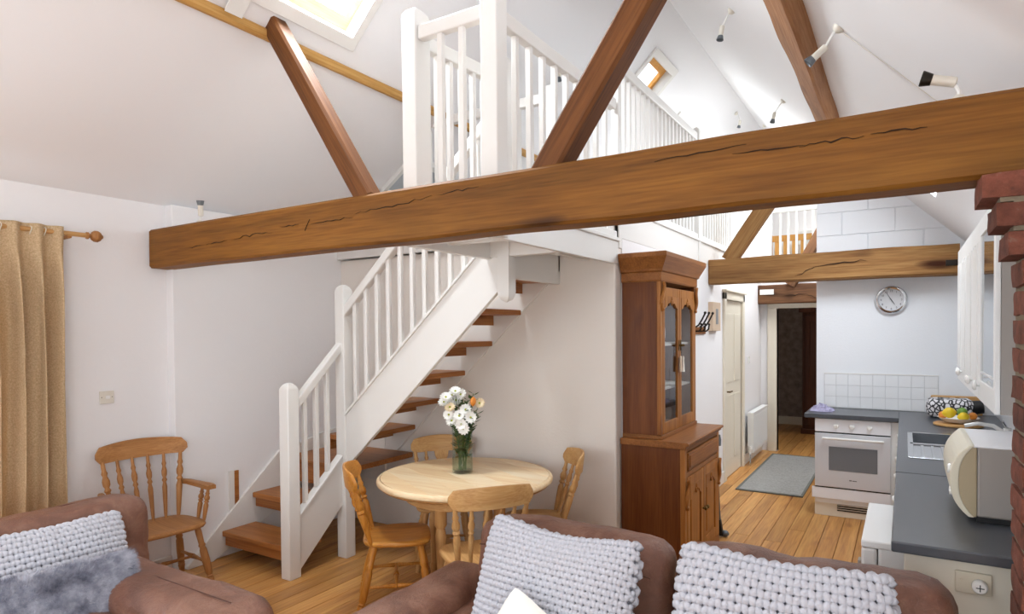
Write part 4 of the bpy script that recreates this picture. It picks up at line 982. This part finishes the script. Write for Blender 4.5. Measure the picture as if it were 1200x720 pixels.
mk('body', B().box(-.09, .5, 2.96, 3.60, .03, .85), 'unit', fg, bev=.012); mk('door', B().box(-.15, -.093, 2.96, 3.60, .06, .82), 'unit', fg, bev=.012); mk('lid', B().box(-.15, .5, 2.955, 3.605, .82, .852), 'unit', fg, bev=.006); mk('handle', B().box(-.165, -.15, 3.0, 3.05, .55, .75), 'mw_side', fg, bev=.004)
for xx in (-.05, .44):
    for yy in (3.0, 3.56): mk('foot', B().lathe([(.02, 0), (.02, .03)], (xx, yy, 0), n=10), 'black', fg)
# socket with plug on the end panel
so = root('socket', 'beige double wall socket on the end panel behind the sofa', 'socket', (.2, 2.755, .8)); mk('plate', B().box(.155, .262, 2.745, 2.76, .775, .852), 'plug', so, bev=.004); mk('switch', B().box(.17, .18, 2.741, 2.746, .81, .825), 'plug', so)
pg = root('plug', 'round white plug pushed into the beige socket', 'plug', (.225, 2.72, .8)); mk('body', B().lathe([(.021, 0), (.023, .006), (.023, .028), (.018, .034), (.001, .035)], (.225, 2.744, .812), (0, -1, 0), 20), 'porcelain', pg, smooth=True); mk('screw', B().box(.213, .237, 2.708, 2.7095, .8105, .8135).box(.2235, .2265, 2.708, 2.7095, .80, .824), 'ink', pg)
# built-under oven
ov = root('oven', 'white built-under electric oven with grey glass door', 'oven', (-.4, 6.5, 0))
OX0, OX1, OF = -.70, -.10, 6.42
mk('carcass', B().box(OX0, OX1, OF+.02, WK-.02, .12, WT-.042), 'unit', ov)
cp_ = mk('control_panel', B().box(OX0, OX1, OF-.004, OF+.02, .775, .895), 'oven_white', ov, bev=.004)
for xx in (-.525, -.40, -.262): mk('knob', B().lathe([(.022, 0), (.022, .006), (.017, .008), (.016, .026), (.001, .028)], (xx, OF-.004, .832), (0, -1, 0), 18), 'porcelain', cp_, smooth=True)
mk('gap', B().box(OX0+.002, OX1-.002, OF+.004, OF+.02, .762, .776), 'black', ov)
dd = mk('door', B().box(OX0, OX1, OF-.008, OF+.02, .275, .763), 'oven_grey', ov, bev=.004)
mk('door_glass', B().box(-.585, -.20, OF-.011, OF-.007, .43, .645), 'oven_glass', dd, bev=.002)
hb = B().tube([(-.635, OF-.045, .722), (-.15, OF-.045, .722)], .011, 10); hb.tube([(-.62, OF-.008, .722), (-.62, OF-.045, .722)], .008, 8).tube([(-.165, OF-.008, .722), (-.165, OF-.045, .722)], .008, 8); mk('handle', hb, 'porcelain', dd, smooth=True)
mk('name_mark', B().box(-.42, -.40, OF-.0092, OF-.0078, .345, .355).box(-.395, -.36, OF-.0092, OF-.0078, .345, .352), 'grey_metal', dd)
mk('gap', B().box(OX0+.002, OX1-.002, OF+.004, OF+.02, .262, .275), 'black', ov)
mk('filler', B().box(OX0-.025, OX1+.0, OF+.0, OF+.03, .165, .263), 'oven_white', ov, bev=.003)
pl = mk('plinth', B().box(OX0-.005, OX1, OF+.035, OF+.06, 0, .165), 'cream', ov, bev=.003)
for k in range(5): mk('vent_slot', B().box(-.52, -.20, OF+.030, OF+.038, .055+k*.02, .065+k*.02), 'iron', pl)
mk('corner_filler', B().box(OX1, -.0, OF+.02, WK-.02, 0, WT-.042), 'unit', ov)
# sink and tap
sk = root('sink', 'stainless steel sink with ridged drainer set in the worktop', 'sink', (.2, 5.0, WT))
mk('rim', B().box(SX0-.012, SX1+.012, SY0-.012, SY0+.02, WT, WT+.005).box(SX0-.012, SX1+.012, SY1-.02, SY1+.012, WT, WT+.005).box(SX0-.012, SX0+.02, SY0, SY1, WT, WT+.005).box(SX1-.02, SX1+.012, SY0, SY1, WT, WT+.005).box(SX0, SX1, 5.0, 5.05, WT, WT+.005), 'steel', sk, bev=.002)
mk('bowl', B().box(SX0+.02, SX1-.02, 5.05, SY1-.02, WT-.15, WT-.145).box(SX0+.015, SX0+.02, 5.05, SY1-.02, WT-.15, WT+.002).box(SX1-.02, SX1-.015, 5.05, SY1-.02, WT-.15, WT+.002).box(SX0+.02, SX1-.02, 5.045, 5.05, WT-.15, WT+.002).box(SX0+.02, SX1-.02, SY1-.02, SY1-.015, WT-.15, WT+.002), 'steel', sk)
mk('drainer', B().box(SX0+.02, SX1-.02, SY0+.02, 5.0, WT-.006, WT-.002), 'steel', sk)
for k in range(7): mk('ridge', B().box(SX0+.06+k*.055, SX0+.078+k*.055, SY0+.04, 4.97, WT-.003, WT+.003), 'steel', sk, bev=.002)
tp = root('tap', 'white swan-neck mixer tap behind the sink', 'tap', (.54, 5.05, WT)); mk('body', B().lathe([(.028, 0), (.024, .02), (.02, .12), (.022, .14), (.001, .145)], (.55, 5.03, WT), n=16), 'porcelain', tp, smooth=True)
mk('spout', B().tube([(.55, 5.03, WT+.10), (.48, 5.03, WT+.15), (.40, 5.03, WT+.16), (.33, 5.03, WT+.14)], [.014, .013, .012, .012], 10), 'porcelain', tp, smooth=True); mk('lever', B().tube([(.55, 5.03, WT+.14), (.52, 4.96, WT+.19)], .008, 8), 'chrome', tp, smooth=True)
# fruit on boards
b1 = mk('chopping_board', B().lathe([(.15, 0), (.165, .005), (.165, .017), (.155, .022), (.001, .022)], (.36, 6.10, WT+.0005), n=32), 'pine_x', smooth=True, label='round wooden board lying under the fruit bowl', cat='chopping board')
b2 = root('chopping_board', 'wooden chopping board standing against the tiles behind the fruit', 'chopping board', (.45, 6.86, WT)); mk('board', B().box(.20, .58, 6.84, 6.86, WT+.002, WT+.17), 'pine_x', b2, bev=.01)
fb = root('fruit_bowl', 'shallow white bowl of fruit on the round board', 'bowl', (.36, 6.1, WT+.023)); mk('bowl', B().lathe([(.05, .001), (.09, .010), (.135, .04), (.142, .045), (.135, .045), (.088, .018), (.001, .012)], (.36, 6.10, WT+.023), n=32), 'porcelain', fb, smooth=True)
def fruit(name, lab, c, r, mat, lemon=False):
    b = B().lathe([(.001, -r*1.25), (r*.25, -r*1.12), (r*.6, -r*.85), (r*.93, -r*.35), (r, 0), (r*.93, r*.4), (r*.6, r*.85), (r*.25, r*1.12), (.001, r*1.25)] if lemon else [(.001, -r)]+[(r*cos(t), r*sin(t)) for t in [-1.2, -.8, -.4, 0, .4, .8, 1.2]]+[(.001, r)], c, (.9, .3, .1) if lemon else (0, 0, 1), 14)
    f = mk(name, b, mat, smooth=True, label=lab, cat='fruit', group='fruit in the white bowl', ang=60)
fruit('lemon', 'large yellow lemon on the left of the fruit bowl', (.30, 6.06, WT+.105), .043, 'lemon', True); fruit('lemon', 'yellow lemon at the front right of the fruit bowl', (.39, 6.03, WT+.082), .036, 'lemon', True); fruit('lime', 'green lime at the back of the fruit bowl', (.39, 6.15, WT+.105), .036, 'lime'); fruit('orange', 'small orange at the left edge of the fruit bowl', (.26, 6.12, WT+.078), .030, 'orange'); fruit('orange', 'small orange at the right edge of the fruit bowl', (.455, 6.12, WT+.08), .030, 'orange')
bg_ = root('bag', 'black and white patterned bag lying behind the fruit bowl', 'bag', (.36, 6.65, WT)); mk('body', B().rbox((.33, 6.62, WT+.085), (.165, .12, .085), .06, 8, .02, 6, 2), 'bag', bg_, smooth=True); mk('rolled_end', B().lathe([(.03, 0), (.055, .01), (.06, .05), (.055, .11), (.02, .12)], (.45, 6.60, WT+.09), (1, .1, .15), 14), 'black', bg_, smooth=True)
cl_ = B()
def crumple(u, v):
    x = -.66+.15*(u-.5)*1.3; y = 6.62+.18*(v-.5); e = max(0, 1-((u-.5)**2+(v-.5)**2)*4)
    return (x+.03*mnoise.noise(Vector((u*6, v*6, 1))), y+.03*mnoise.noise(Vector((u*6, v*6, 5))), WT+.003+e*(.05+.05*abs(mnoise.noise(Vector((u*7, v*7, 9))))))
cl_.grid(crumple, 22, 22)
mk('tea_cloth', cl_, 'lavender', smooth=True, label='crumpled lavender and white cloth on the worktop above the oven', cat='cloth')
# microwave
mw = root('microwave', 'cream microwave oven standing on the near end of the worktop', 'microwave', (.44, 3.4, WT))
MX0, MY0, MY1, MZ0, MZ1 = .245, 3.10, 3.62, WT+.025, 1.245
mk('body', B().box(MX0, .645, MY0, MY1, MZ0, MZ1), 'mw_side', mw, bev=.008); mk('top', B().box(MX0-.02, .646, MY0-.001, MY1+.001, MZ1-.004, MZ1+.002), 'oven_white', mw, bev=.002)
hz_ = MZ1-MZ0
arc = lambda d, e: [(MX0-d*(1-abs(2*t-1)**2.6)-e, MZ0-.003+t*(hz_+.006)) for t in [k/16 for k in range(17)]]
mk('front_bezel', B().prism(arc(.055, .012)+[(MX0, MZ1), (MX0, MZ0)], 'y', MY0, MY1), 'mw_tan', mw, bev=.003)
mk('door', B().prism(arc(.062, .026)+arc(.052, .008)[::-1], 'y', MY0-.004, MY1+.004), 'cream_plastic', mw, bev=.003)
mk('dial', B().lathe([(.02, 0), (.018, .016), (.001, .018)], (MX0-.072, MY0+.06, 1.05), (-1, 0, 0), 16), 'porcelain', mw, smooth=True); mk('dial', B().lathe([(.02, 0), (.018, .016), (.001, .018)], (MX0-.078, MY0+.06, 1.14), (-1, 0, 0), 16), 'porcelain', mw, smooth=True)
for xx in (MX0+.02, .61):
    for yy in (MY0+.03, MY1-.03): mk('foot', B().lathe([(.014, 0), (.014, .026)], (xx, yy, WT), n=10), 'black', mw)
mk('base_strip', B().box(MX0+.0, .64, MY0+.006, MY0+.02, WT+.004, MZ0), 'black', mw)
# wall cabinets
CX = .37; CZ0, CZ1 = 1.32, 2.30
def wall_unit(y0, y1, label, glazed=False, doors=1):
    r = root('wall_unit', label, 'cabinet', (.52, (y0+y1)/2, CZ0), group='wall units above the worktop')
    t = .018
    if glazed:
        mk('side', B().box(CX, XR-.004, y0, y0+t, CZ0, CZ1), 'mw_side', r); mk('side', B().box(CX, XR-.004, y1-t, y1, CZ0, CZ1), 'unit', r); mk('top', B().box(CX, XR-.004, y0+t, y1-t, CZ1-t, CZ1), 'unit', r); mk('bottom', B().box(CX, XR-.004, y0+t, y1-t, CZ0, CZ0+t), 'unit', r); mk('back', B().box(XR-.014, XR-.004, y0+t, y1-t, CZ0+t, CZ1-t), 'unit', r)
        for z in (1.63, 1.95): mk('shelf', B().box(CX+.03, XR-.014, y0+t, y1-t, z, z+.016), 'unit', r)
    else: mk('carcass', B().box(CX, XR-.004, y0+.001, y1-.001, CZ0, CZ1), 'unit', r)
    w_ = (y1-y0)/doors
    for k in range(doors):
        a, b_ = y0+k*w_+.002, y0+(k+1)*w_-.002; fx = CX-.022; s = .065
        if glazed:
            d = mk('door', B().box(fx, CX-.001, a, a+s, CZ0, CZ1).box(fx, CX-.001, b_-s, b_, CZ0, CZ1).box(fx, CX-.001, a+s, b_-s, CZ0, CZ0+.11).box(fx, CX-.001, a+s, b_-s, CZ1-.09, CZ1), 'unit', r, bev=.003)
            mk('pane', B().box(fx+.008, fx+.012, a+s-.005, b_-s+.005, CZ0+.10, CZ1-.08), 'mirror_pane', d)
            mk('glazing_bar', B().box(fx+.004, fx+.010, a+s, b_-s, 1.47, 1.48), 'unit', d)
        else:
            d = mk('door', B().box(fx, CX-.001, a, b_, CZ0, CZ1), 'unit', r, bev=.004)
            n = 5
            for q in range(n):
                g0 = a+s+(b_-a-2*s)*q/n+.004; g1 = a+s+(b_-a-2*s)*(q+1)/n-.004; mk('groove_board', B().box(fx-.006, fx+.002, g0, g1, CZ0+.10, CZ1-.11-.02*(q % 2)), 'unit', d, bev=.002, seg=1)
        knob(d, (fx, (b_-.04) if k % 2 == 0 else (a+.04), CZ0+.08), (-1, 0, 0), .028, 'porcelain')
t = NT('cabinet_mirror_glass'); t.base(hexc('#9aa2a8')); t.rough(.03); t.b.inputs['Metallic'].default_value = .9; M['mirror_pane'] = t.m
wall_unit(3.60, 4.34, 'near wall unit with a reflecting glass door behind the brick pier', True)
wall_unit(4.345, 5.18, 'middle white grooved wall unit above the sink', False, 2); wall_unit(5.185, 6.0, 'far white grooved wall unit above the fruit bowl', False, 2)
so2 = root('socket', 'white double socket with switches above the microwave', 'socket', (XR, 4.3, 1.1)); mk('plate', B().box(XR-.012, XR, 4.0, 4.2, 1.08, 1.17), 'porcelain', so2, bev=.003); mk('pins', B().box(XR-.014, XR-.011, 4.03, 4.06, 1.10, 1.13).box(XR-.014, XR-.011, 4.11, 4.14, 1.10, 1.13), 'ink', so2)
# wall clock
ck = root('wall_clock', 'round silver rimmed wall clock reading five to five', 'clock', (-.108, WK-.02, 1.85)); cc = Vector((-.108, WK-.012, 1.978)); CR_ = .131
mk('rim', B().lathe([(CR_-.03, .0), (CR_, .0), (CR_, .022), (CR_-.008, .032), (CR_-.018, .034), (CR_-.028, .028), (CR_-.030, .016)], cc, (0, -1, 0), 48, False), 'chrome', ck, smooth=True)
mk('dial', B().lathe([(CR_-.026, 0), (CR_-.026, .014), (.001, .0145)], cc, (0, -1, 0), 40), 'dial', ck, smooth=True)
def text_mesh(txt, size):
    cu_ = bpy.data.curves.new('numeral', 'FONT'); cu_.body = txt; cu_.size = size; cu_.align_x = 'CENTER'; cu_.align_y = 'CENTER'; cu_.extrude = .0004
    o = bpy.data.objects.new('numeral', cu_); COL.objects.link(o); bpy.context.view_layer.update()
    me = bpy.data.meshes.new_from_object(o.evaluated_get(bpy.context.evaluated_depsgraph_get())); bpy.data.objects.remove(o); me.materials.clear(); me.materials.append(M['ink']); return me
for h in range(1, 13):
    t_ = radians(90-30*h); me = text_mesh(str(h), .026); o = bpy.data.objects.new('numeral', me); COL.objects.link(o); o.parent = ck
    o.location = (cc.x+.083*cos(t_)-ck.location.x, cc.y-.0155-ck.location.y, cc.z+.083*sin(t_)-ck.location.z); o.rotation_euler = (pi/2, 0, 0)
def hand(ang, L, w_):
    t_ = radians(90-ang); e = Vector((cos(t_), 0, sin(t_))); n = Vector((-e.z, 0, e.x)); p = cc+Vector((0, -.018, 0)); q = [p-e*.015-n*w_, p+e*L-n*w_*.4, p+e*L+n*w_*.4, p-e*.015+n*w_]
    mk('hand', B().add([(v.x, v.y, v.z) for v in q]+[(v.x, v.y-.0015, v.z) for v in q], [(0, 1, 2, 3), (7, 6, 5, 4), (0, 4, 5, 1), (1, 5, 6, 2), (2, 6, 7, 3), (3, 7, 4, 0)]), 'ink', ck)
hand(330, .088, .003); hand(147.5, .052, .004)

# ================================================================== spotlights
def spot(label, base, n, head, aim, size=.85, hood=False):
    """small adjustable spotlight: ceiling plate, arm, lamp body"""
    base = Vector(base); n = Vector(n).normalized(); head = Vector(head); aim = Vector(aim).normalized(); s = size
    r = root('spotlight', label, 'spotlight', tuple(base), group='small white ceiling spotlights')
    mk('plate', B().lathe([(.034*s, 0), (.034*s, .006), (.024*s, .018), (.010*s, .026)], base, n, 16), 'switch', r, smooth=True)
    mk('arm', B().tube([base+n*.02, base+n*.045*s, head-aim*.02*s], .007*s, 8), 'porcelain', r, smooth=True)
    mk('lamp_body', B().lathe([(.012*s, -.03*s), (.020*s, -.026*s), (.020*s, .05*s), (.022*s, .055*s)], head, aim, 14), 'switch', r, smooth=True)
    b = mk('lamp_cap', B().lathe([(.022*s, .055*s), (.030*s, .09*s), (.028*s, .092*s), (.018*s, .062*s), (.001, .06*s)], head, aim, 14), 'grey_metal' if not hood else 'iron', r, smooth=True)
nR = Vector((-.705, 0, -.705)); 
def onR(x, y): return Vector((x, y, 4.82-(x-XM)*.995-.001))
p = onR(-1.05, 4.69); spot('spotlight hanging from the ceiling ridge left of the rough purlin', p, nR, p+Vector((-.06, -.03, -.13)), (-.15, -.1, -1))
p = onR(-.283, 3.565); spot('white spotlight on the right roof slope near the purlin', p, nR, p+Vector((-.075, -.01, -.10)), (-.7, -.05, -.55), .9)
p = onR(-1.01, 6.69); spot('small distant spotlight above the main beam beside the purlin', p, nR, p+Vector((-.08, -.03, -.13)), (-.2, -.1, -1))
p = onR(-1.73, 9.79); spot('farther tiny ceiling spotlight low over the main beam', p, nR, p+Vector((-.06, 0, -.13)), (-.3, 0, -1))
p = Vector((-2.0, 9.2, 4.71)); spot('farthest tiny ceiling spotlight left above the main beam', p, (.7, 0, -.7), p+Vector((.05, 0, -.13)), (-.2, 0, -1))
p = Vector((-2.62, 5.0, 4.11)); spot('spotlight on the left slope glimpsed between the gallery balusters', p, (.7, 0, -.7), p+Vector((.05, -.02, -.14)), (0, -.1, -1))
spot('cream spotlight with black hood standing on the main beam above the brick pier', (.148, 2.55, 2.452), (0, 0, 1), (.118, 2.55, 2.528), (-.93, -.1, .28), .85, True)
spot('little spotlight pointing up from the left end of the main beam', (-4.03, 2.55, 2.452), (0, 0, 1), (-4.02, 2.55, 2.53), (.12, -.1, 1), .85)
wr = mk('cable', B().tube([onR(-.27, 3.57)+nR*.008, onR(-.05, 3.62)+nR*.004, onR(.18, 3.68)+nR*.003], .0016, 6), 'switch', smooth=True, label='thin white cable running down the right roof slope from a spotlight', cat='cable')
# light switch on the left wall
sw = root('light_switch', 'square ivory light switch on the left wall beside the curtain', 'switch', (XN, 2.18, 1.25)); mk('plate', B().box(XN, XN+.01, 2.135, 2.225, 1.255, 1.34), 'switch', sw, bev=.003); mk('rocker', B().box(XN+.01, XN+.016, 2.172, 2.196, 1.288, 1.31), 'porcelain', sw)
for yy in (2.147, 2.213): mk('screw', B().lathe([(.003, 0), (.003, .001)], (XN+.01, yy, 1.299), (1, 0, 0), 8), 'iron', sw)

# ================================================================== curtain
RX, RZ = -4.41, 2.345
rod = root('curtain_rod', 'turned wooden curtain rod with ball finial on the left wall', 'curtain rod', (RX, 1.2, RZ))
mk('rod', B().tube([(RX, -.9, RZ), (RX, 2.03, RZ)], .015, 12), 'pine_y' if 'pine_y' in M else 'oak_py', rod, smooth=True)
mk('finial', B().lathe([(.016, 0), (.022, .004), (.022, .014), (.013, .02), (.013, .03), (.026, .036), (.036, .052), (.036, .068), (.028, .083), (.016, .09), (.012, .098), (.001, .104)], (RX, 2.02, RZ), (0, 1, 0), 16), 'arm_pine', rod, smooth=True)
mk('bracket', B().tube([(XN, 1.93, RZ-.02), (RX, 1.93, RZ-.018)], .012, 8), 'arm_pine', rod, smooth=True)
cu2 = root('curtain', 'gathered tan linen curtain hanging from the wooden rod', 'curtain', (RX, 1.6, 0))
def curt(u, v):
    # u along the rod (0..1), v from top 0 to hem 1
    z = RZ+.035-v*(RZ+.02)
    spread = 1.0-.06*sin(pi*min(1, v*1.3)); y0 = 1.02; y1 = 1.885
    y = y1-(1-u)*(y1-y0)*spread
    ph = u*2*pi*7.5+.6*sin(v*2+u*5)
    amp = .05*(.35+.65*min(1, v*6)); x = RX+.012+amp*sin(ph)+.018*sin(ph*1.7+v*4+1)*min(1, v*4)
    if .035 < v < .09: x = RX+.012+(x-RX-.012)*(.55+.45*abs(v-.0625)/.0275)
    y += .018*cos(ph)*min(1, v*5)
    return (x, y, z)
b = B().grid(curt, 180, 60)
mk('cloth', b, 'linen', cu2, smooth=True, ang=80).modifiers.new('thick', 'SOLIDIFY').thickness = .003
for k in range(12):
    yy = 1.05+k*.074; mk('ring', B().tube([(RX+.024*cos(t), yy+.004*sin(t*2), RZ-.006+.026*sin(t)) for t in [j*2*pi/16 for j in range(16)]], .0028, 6, True), 'cream', cu2, smooth=True)

# ================================================================== leather sofas
def lbox(par, name, c, h, r, n=10, amp=.012, seed=1, fn=None): return mk(name, B().rbox(c, h, r, n, amp, 5, seed, fn), 'leather', par, smooth=True, ang=180)
sr = root('sofa', 'brown leather two seat sofa with its back to the kitchen', 'sofa', (-.76, 2.1, 0))
lbox(sr, 'base', (-.77, 2.06, .22), (1.0, .46, .18), .05, 10, .006, 3)
def plump(p, h):
    k = max(0, 1-(p.x/h.x)**4); return Vector((p.x, p.y, p.z+(.018*k if p.z > 0 else 0)))
lbox(sr, 'back_cushion', (-1.235, 2.49, .60), (.455, .115, .255), .10, 14, .016, 5, plump)
lbox(sr, 'back_cushion', (-.305, 2.49, .61), (.465, .115, .265), .10, 14, .016, 9, plump)
lbox(sr, 'seat_cushion', (-1.235, 2.02, .43), (.45, .40, .09), .07, 10, .01, 12); lbox(sr, 'seat_cushion', (-.305, 2.02, .43), (.45, .40, .09), .07, 10, .01, 15)
lbox(sr, 'arm', (-1.80, 2.10, .31), (.13, .46, .29), .09, 12, .01, 18); lbox(sr, 'arm', (.265-.09, 1.86, .31), (.085, .42, .29), .08, 12, .01, 21)
for xx in (-1.68, .08):
    for yy in (1.68, 2.46): mk('foot', B().lathe([(.022, 0), (.03, .045)], (xx, yy, 0), n=12), 'dark_wood', sr)
for xc in (-1.235, -.305): mk('seam', B().tube([(xc-.40+.08*k, 2.375-.004*abs(k-5), .765+.018*(1-((k-5)/5)**4)-.01) for k in range(11)], .0022, 5), 'dark_wood', sr, smooth=True)
sl_ = root('sofa', 'brown leather sofa under the curtain with a padded arm at its end', 'sofa', (-3.0, .9, 0))
lbox(sl_, 'base', (-3.02, .75, .22), (.66, 1.02, .18), .05, 10, .006, 23)
lbox(sl_, 'back_cushion', (-3.58, 1.42, .60), (.125, .48, .245), .10, 14, .016, 25, lambda p, h: Vector((p.x, p.y, p.z+(.02*max(0, 1-(p.y/h.y)**4) if p.z > 0 else 0)))); lbox(sl_, 'back_cushion', (-3.58, .44, .60), (.125, .48, .245), .10, 14, .016, 27)
lbox(sl_, 'seat_cushion', (-2.95, .98, .43), (.48, .46, .09), .07, 10, .01, 29); lbox(sl_, 'seat_cushion', (-2.95, .05, .43), (.48, .46, .09), .07, 10, .01, 31)
lbox(sl_, 'arm', (-2.92, 1.60, .31), (.66, .18, .295), .10, 14, .012, 33); lbox(sl_, 'arm', (-2.92, -.45, .31), (.66, .16, .295), .10, 12, .012, 35)
mk('seam', B().tube([(-3.56+.12*k, 1.60, .607) for k in range(11)], .0025, 5), 'dark_wood', sl_, smooth=True); mk('seam', B().tube([(-3.60, .98+.085*k, .858-.0004*(k-5)**4*.1) for k in range(11)], .0025, 5), 'dark_wood', sl_, smooth=True)
for xx in (-3.5, -2.45):
    for yy in (-.15, 1.60): mk('foot', B().lathe([(.022, 0), (.03, .045)], (xx, yy, 0), n=12), 'dark_wood', sl_)

# ================================================================== cushions
def frame(c, right, up):
    right = Vector(right).normalized(); up = Vector(up).normalized(); nrm = right.cross(up).normalized(); up = nrm.cross(right)
    return Matrix(((right.x, up.x, nrm.x, c[0]), (right.y, up.y, nrm.y, c[1]), (right.z, up.z, nrm.z, c[2]), (0, 0, 0, 1)))
def pil(u, v, w_, h_, t_, side, sag=0):
    e = max(0, (1-abs(u)**2.6)*(1-abs(v)**2.6)); x = u*w_*(1-.05*(1-v*v)*abs(u)**3)*sqrt(1-.16*v**4); y = v*h_*(1-.05*(1-u*u)*abs(v)**3)*sqrt(1-.16*u**4)
    if v > 0: y -= sag*(1-u*u)*v*v
    return Vector((x, y, side*(t_*e**.45)))
def knit_cushion(label, c, right, up, w_, h_, t_, rows, cols, sag):
    r = root('knitted_cushion', label, 'cushion', tuple(c), group='chunky white knitted cushions'); F = frame(c, right, up)
    b = B()
    for side in (1, -1): b.grid(lambda i, j: F @ pil(2*i-1, 2*j-1, w_*.97, h_*.97, t_*.93, side, sag), 20, 20, side < 0)
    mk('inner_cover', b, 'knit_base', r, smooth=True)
    b = B(); pitch = 2*h_/rows; yr = pitch*.47; per = 8
    for side in (1, -1):
        cc_ = cols if side > 0 else cols//2; rr_ = rows if side > 0 else rows//2
        for j in range(rr_):
            pts = []; m = cc_*per; pv = 2*h_/rr_; ra = yr if side > 0 else pv*.36
            for k in range(m+1):
                u = -1+2*k/m; ph = 2*pi*k/per+(pi if j % 2 else 0)
                v = -1+(j+.5)*2/rr_+.31*pv/h_*sin(ph)
                v = max(-1, min(1, v)); p = pil(u, v, w_, h_, t_, side, sag); p.z += side*ra*(.1+.35*cos(2*ph))
                pts.append(F @ p)
            b.tube(pts, ra, 6)
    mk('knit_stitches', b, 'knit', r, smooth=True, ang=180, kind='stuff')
    return r
knit_cushion('chunky white knitted cushion on the left half of the right-hand sofa', (-1.195, 2.21, .645), (1, -.08, 0), (.0, .36, .93), .36, .31, .085, 24, 22, .045)
knit_cushion('chunky white knitted cushion at the right end of the right-hand sofa', (-.355, 2.18, .675), (1, .02, -.01), (.0, .38, .92), .345, .315, .085, 20, 16, .03)
knit_cushion('chunky white knitted cushion on the sofa by the curtain behind the fur one', (-3.34, 1.36, .62), (.06, 1, 0), (-.32, 0, .94), .33, .235, .08, 17, 18, .02)
# faux fur cushion
fc = root('fur_cushion', 'silver grey faux fur cushion in front of the knitted cushion by the curtain', 'cushion', (-3.06, 1.30, .5)); FF = frame((-3.07, 1.30, .53), (.12, 1, 0), (-.40, 0, .92))
b = B()
for side in (1, -1): b.grid(lambda i, j: FF @ pil(2*i-1, 2*j-1, .31, .20, .07, side), 24, 20, side < 0)
mk('cover', b, 'fur', fc, smooth=True)
vs = []; fs = []
for k in range(26000):
    u = random.uniform(-1, 1); v = random.uniform(-1, 1); p = pil(u, v, .31, .20, .07, 1); q = pil(min(1, u+.02), v, .31, .20, .07, 1); q2 = pil(u, min(1, v+.02), .31, .20, .07, 1)
    n = (q-p).cross(q2-p)
    if n.length < 1e-9: n = Vector((0, 0, 1))
    n.normalize(); fl_ = mnoise.noise(Vector((u*4, v*3, 2)))*3.0
    d = (n*.55+Vector((u*.5+.7*cos(fl_), v*.5+.7*sin(fl_)-.3, 0))*.55+Vector((random.uniform(-.4, .4), random.uniform(-.4, .4), 0))).normalized(); L = random.uniform(.014, .026); s2 = d.cross(n)
    s2 = (s2.normalized() if s2.length > 1e-6 else Vector((1, 0, 0)))*.0009
    i0 = len(vs); vs += [FF @ (p-s2), FF @ (p+s2), FF @ (p+d*L)]; fs.append((i0, i0+1, i0+2))
mk('fur_pile', B().add(vs, fs), 'fur', fc, kind='stuff')
sc_ = root('small_cushion', 'small plain white cushion leaning on the knitted cushion of the right-hand sofa', 'cushion', (-1.22, 1.96, .5)); FS = frame((-1.19, 1.99, .54), (.88, -.1, -.42), (.40, .3, .86))
b = B()
for side in (1, -1): b.grid(lambda i, j: FS @ pil(2*i-1, 2*j-1, .17, .17, .05, side), 16, 16, side < 0)
mk('cover', b, 'cloth', sc_, smooth=True)
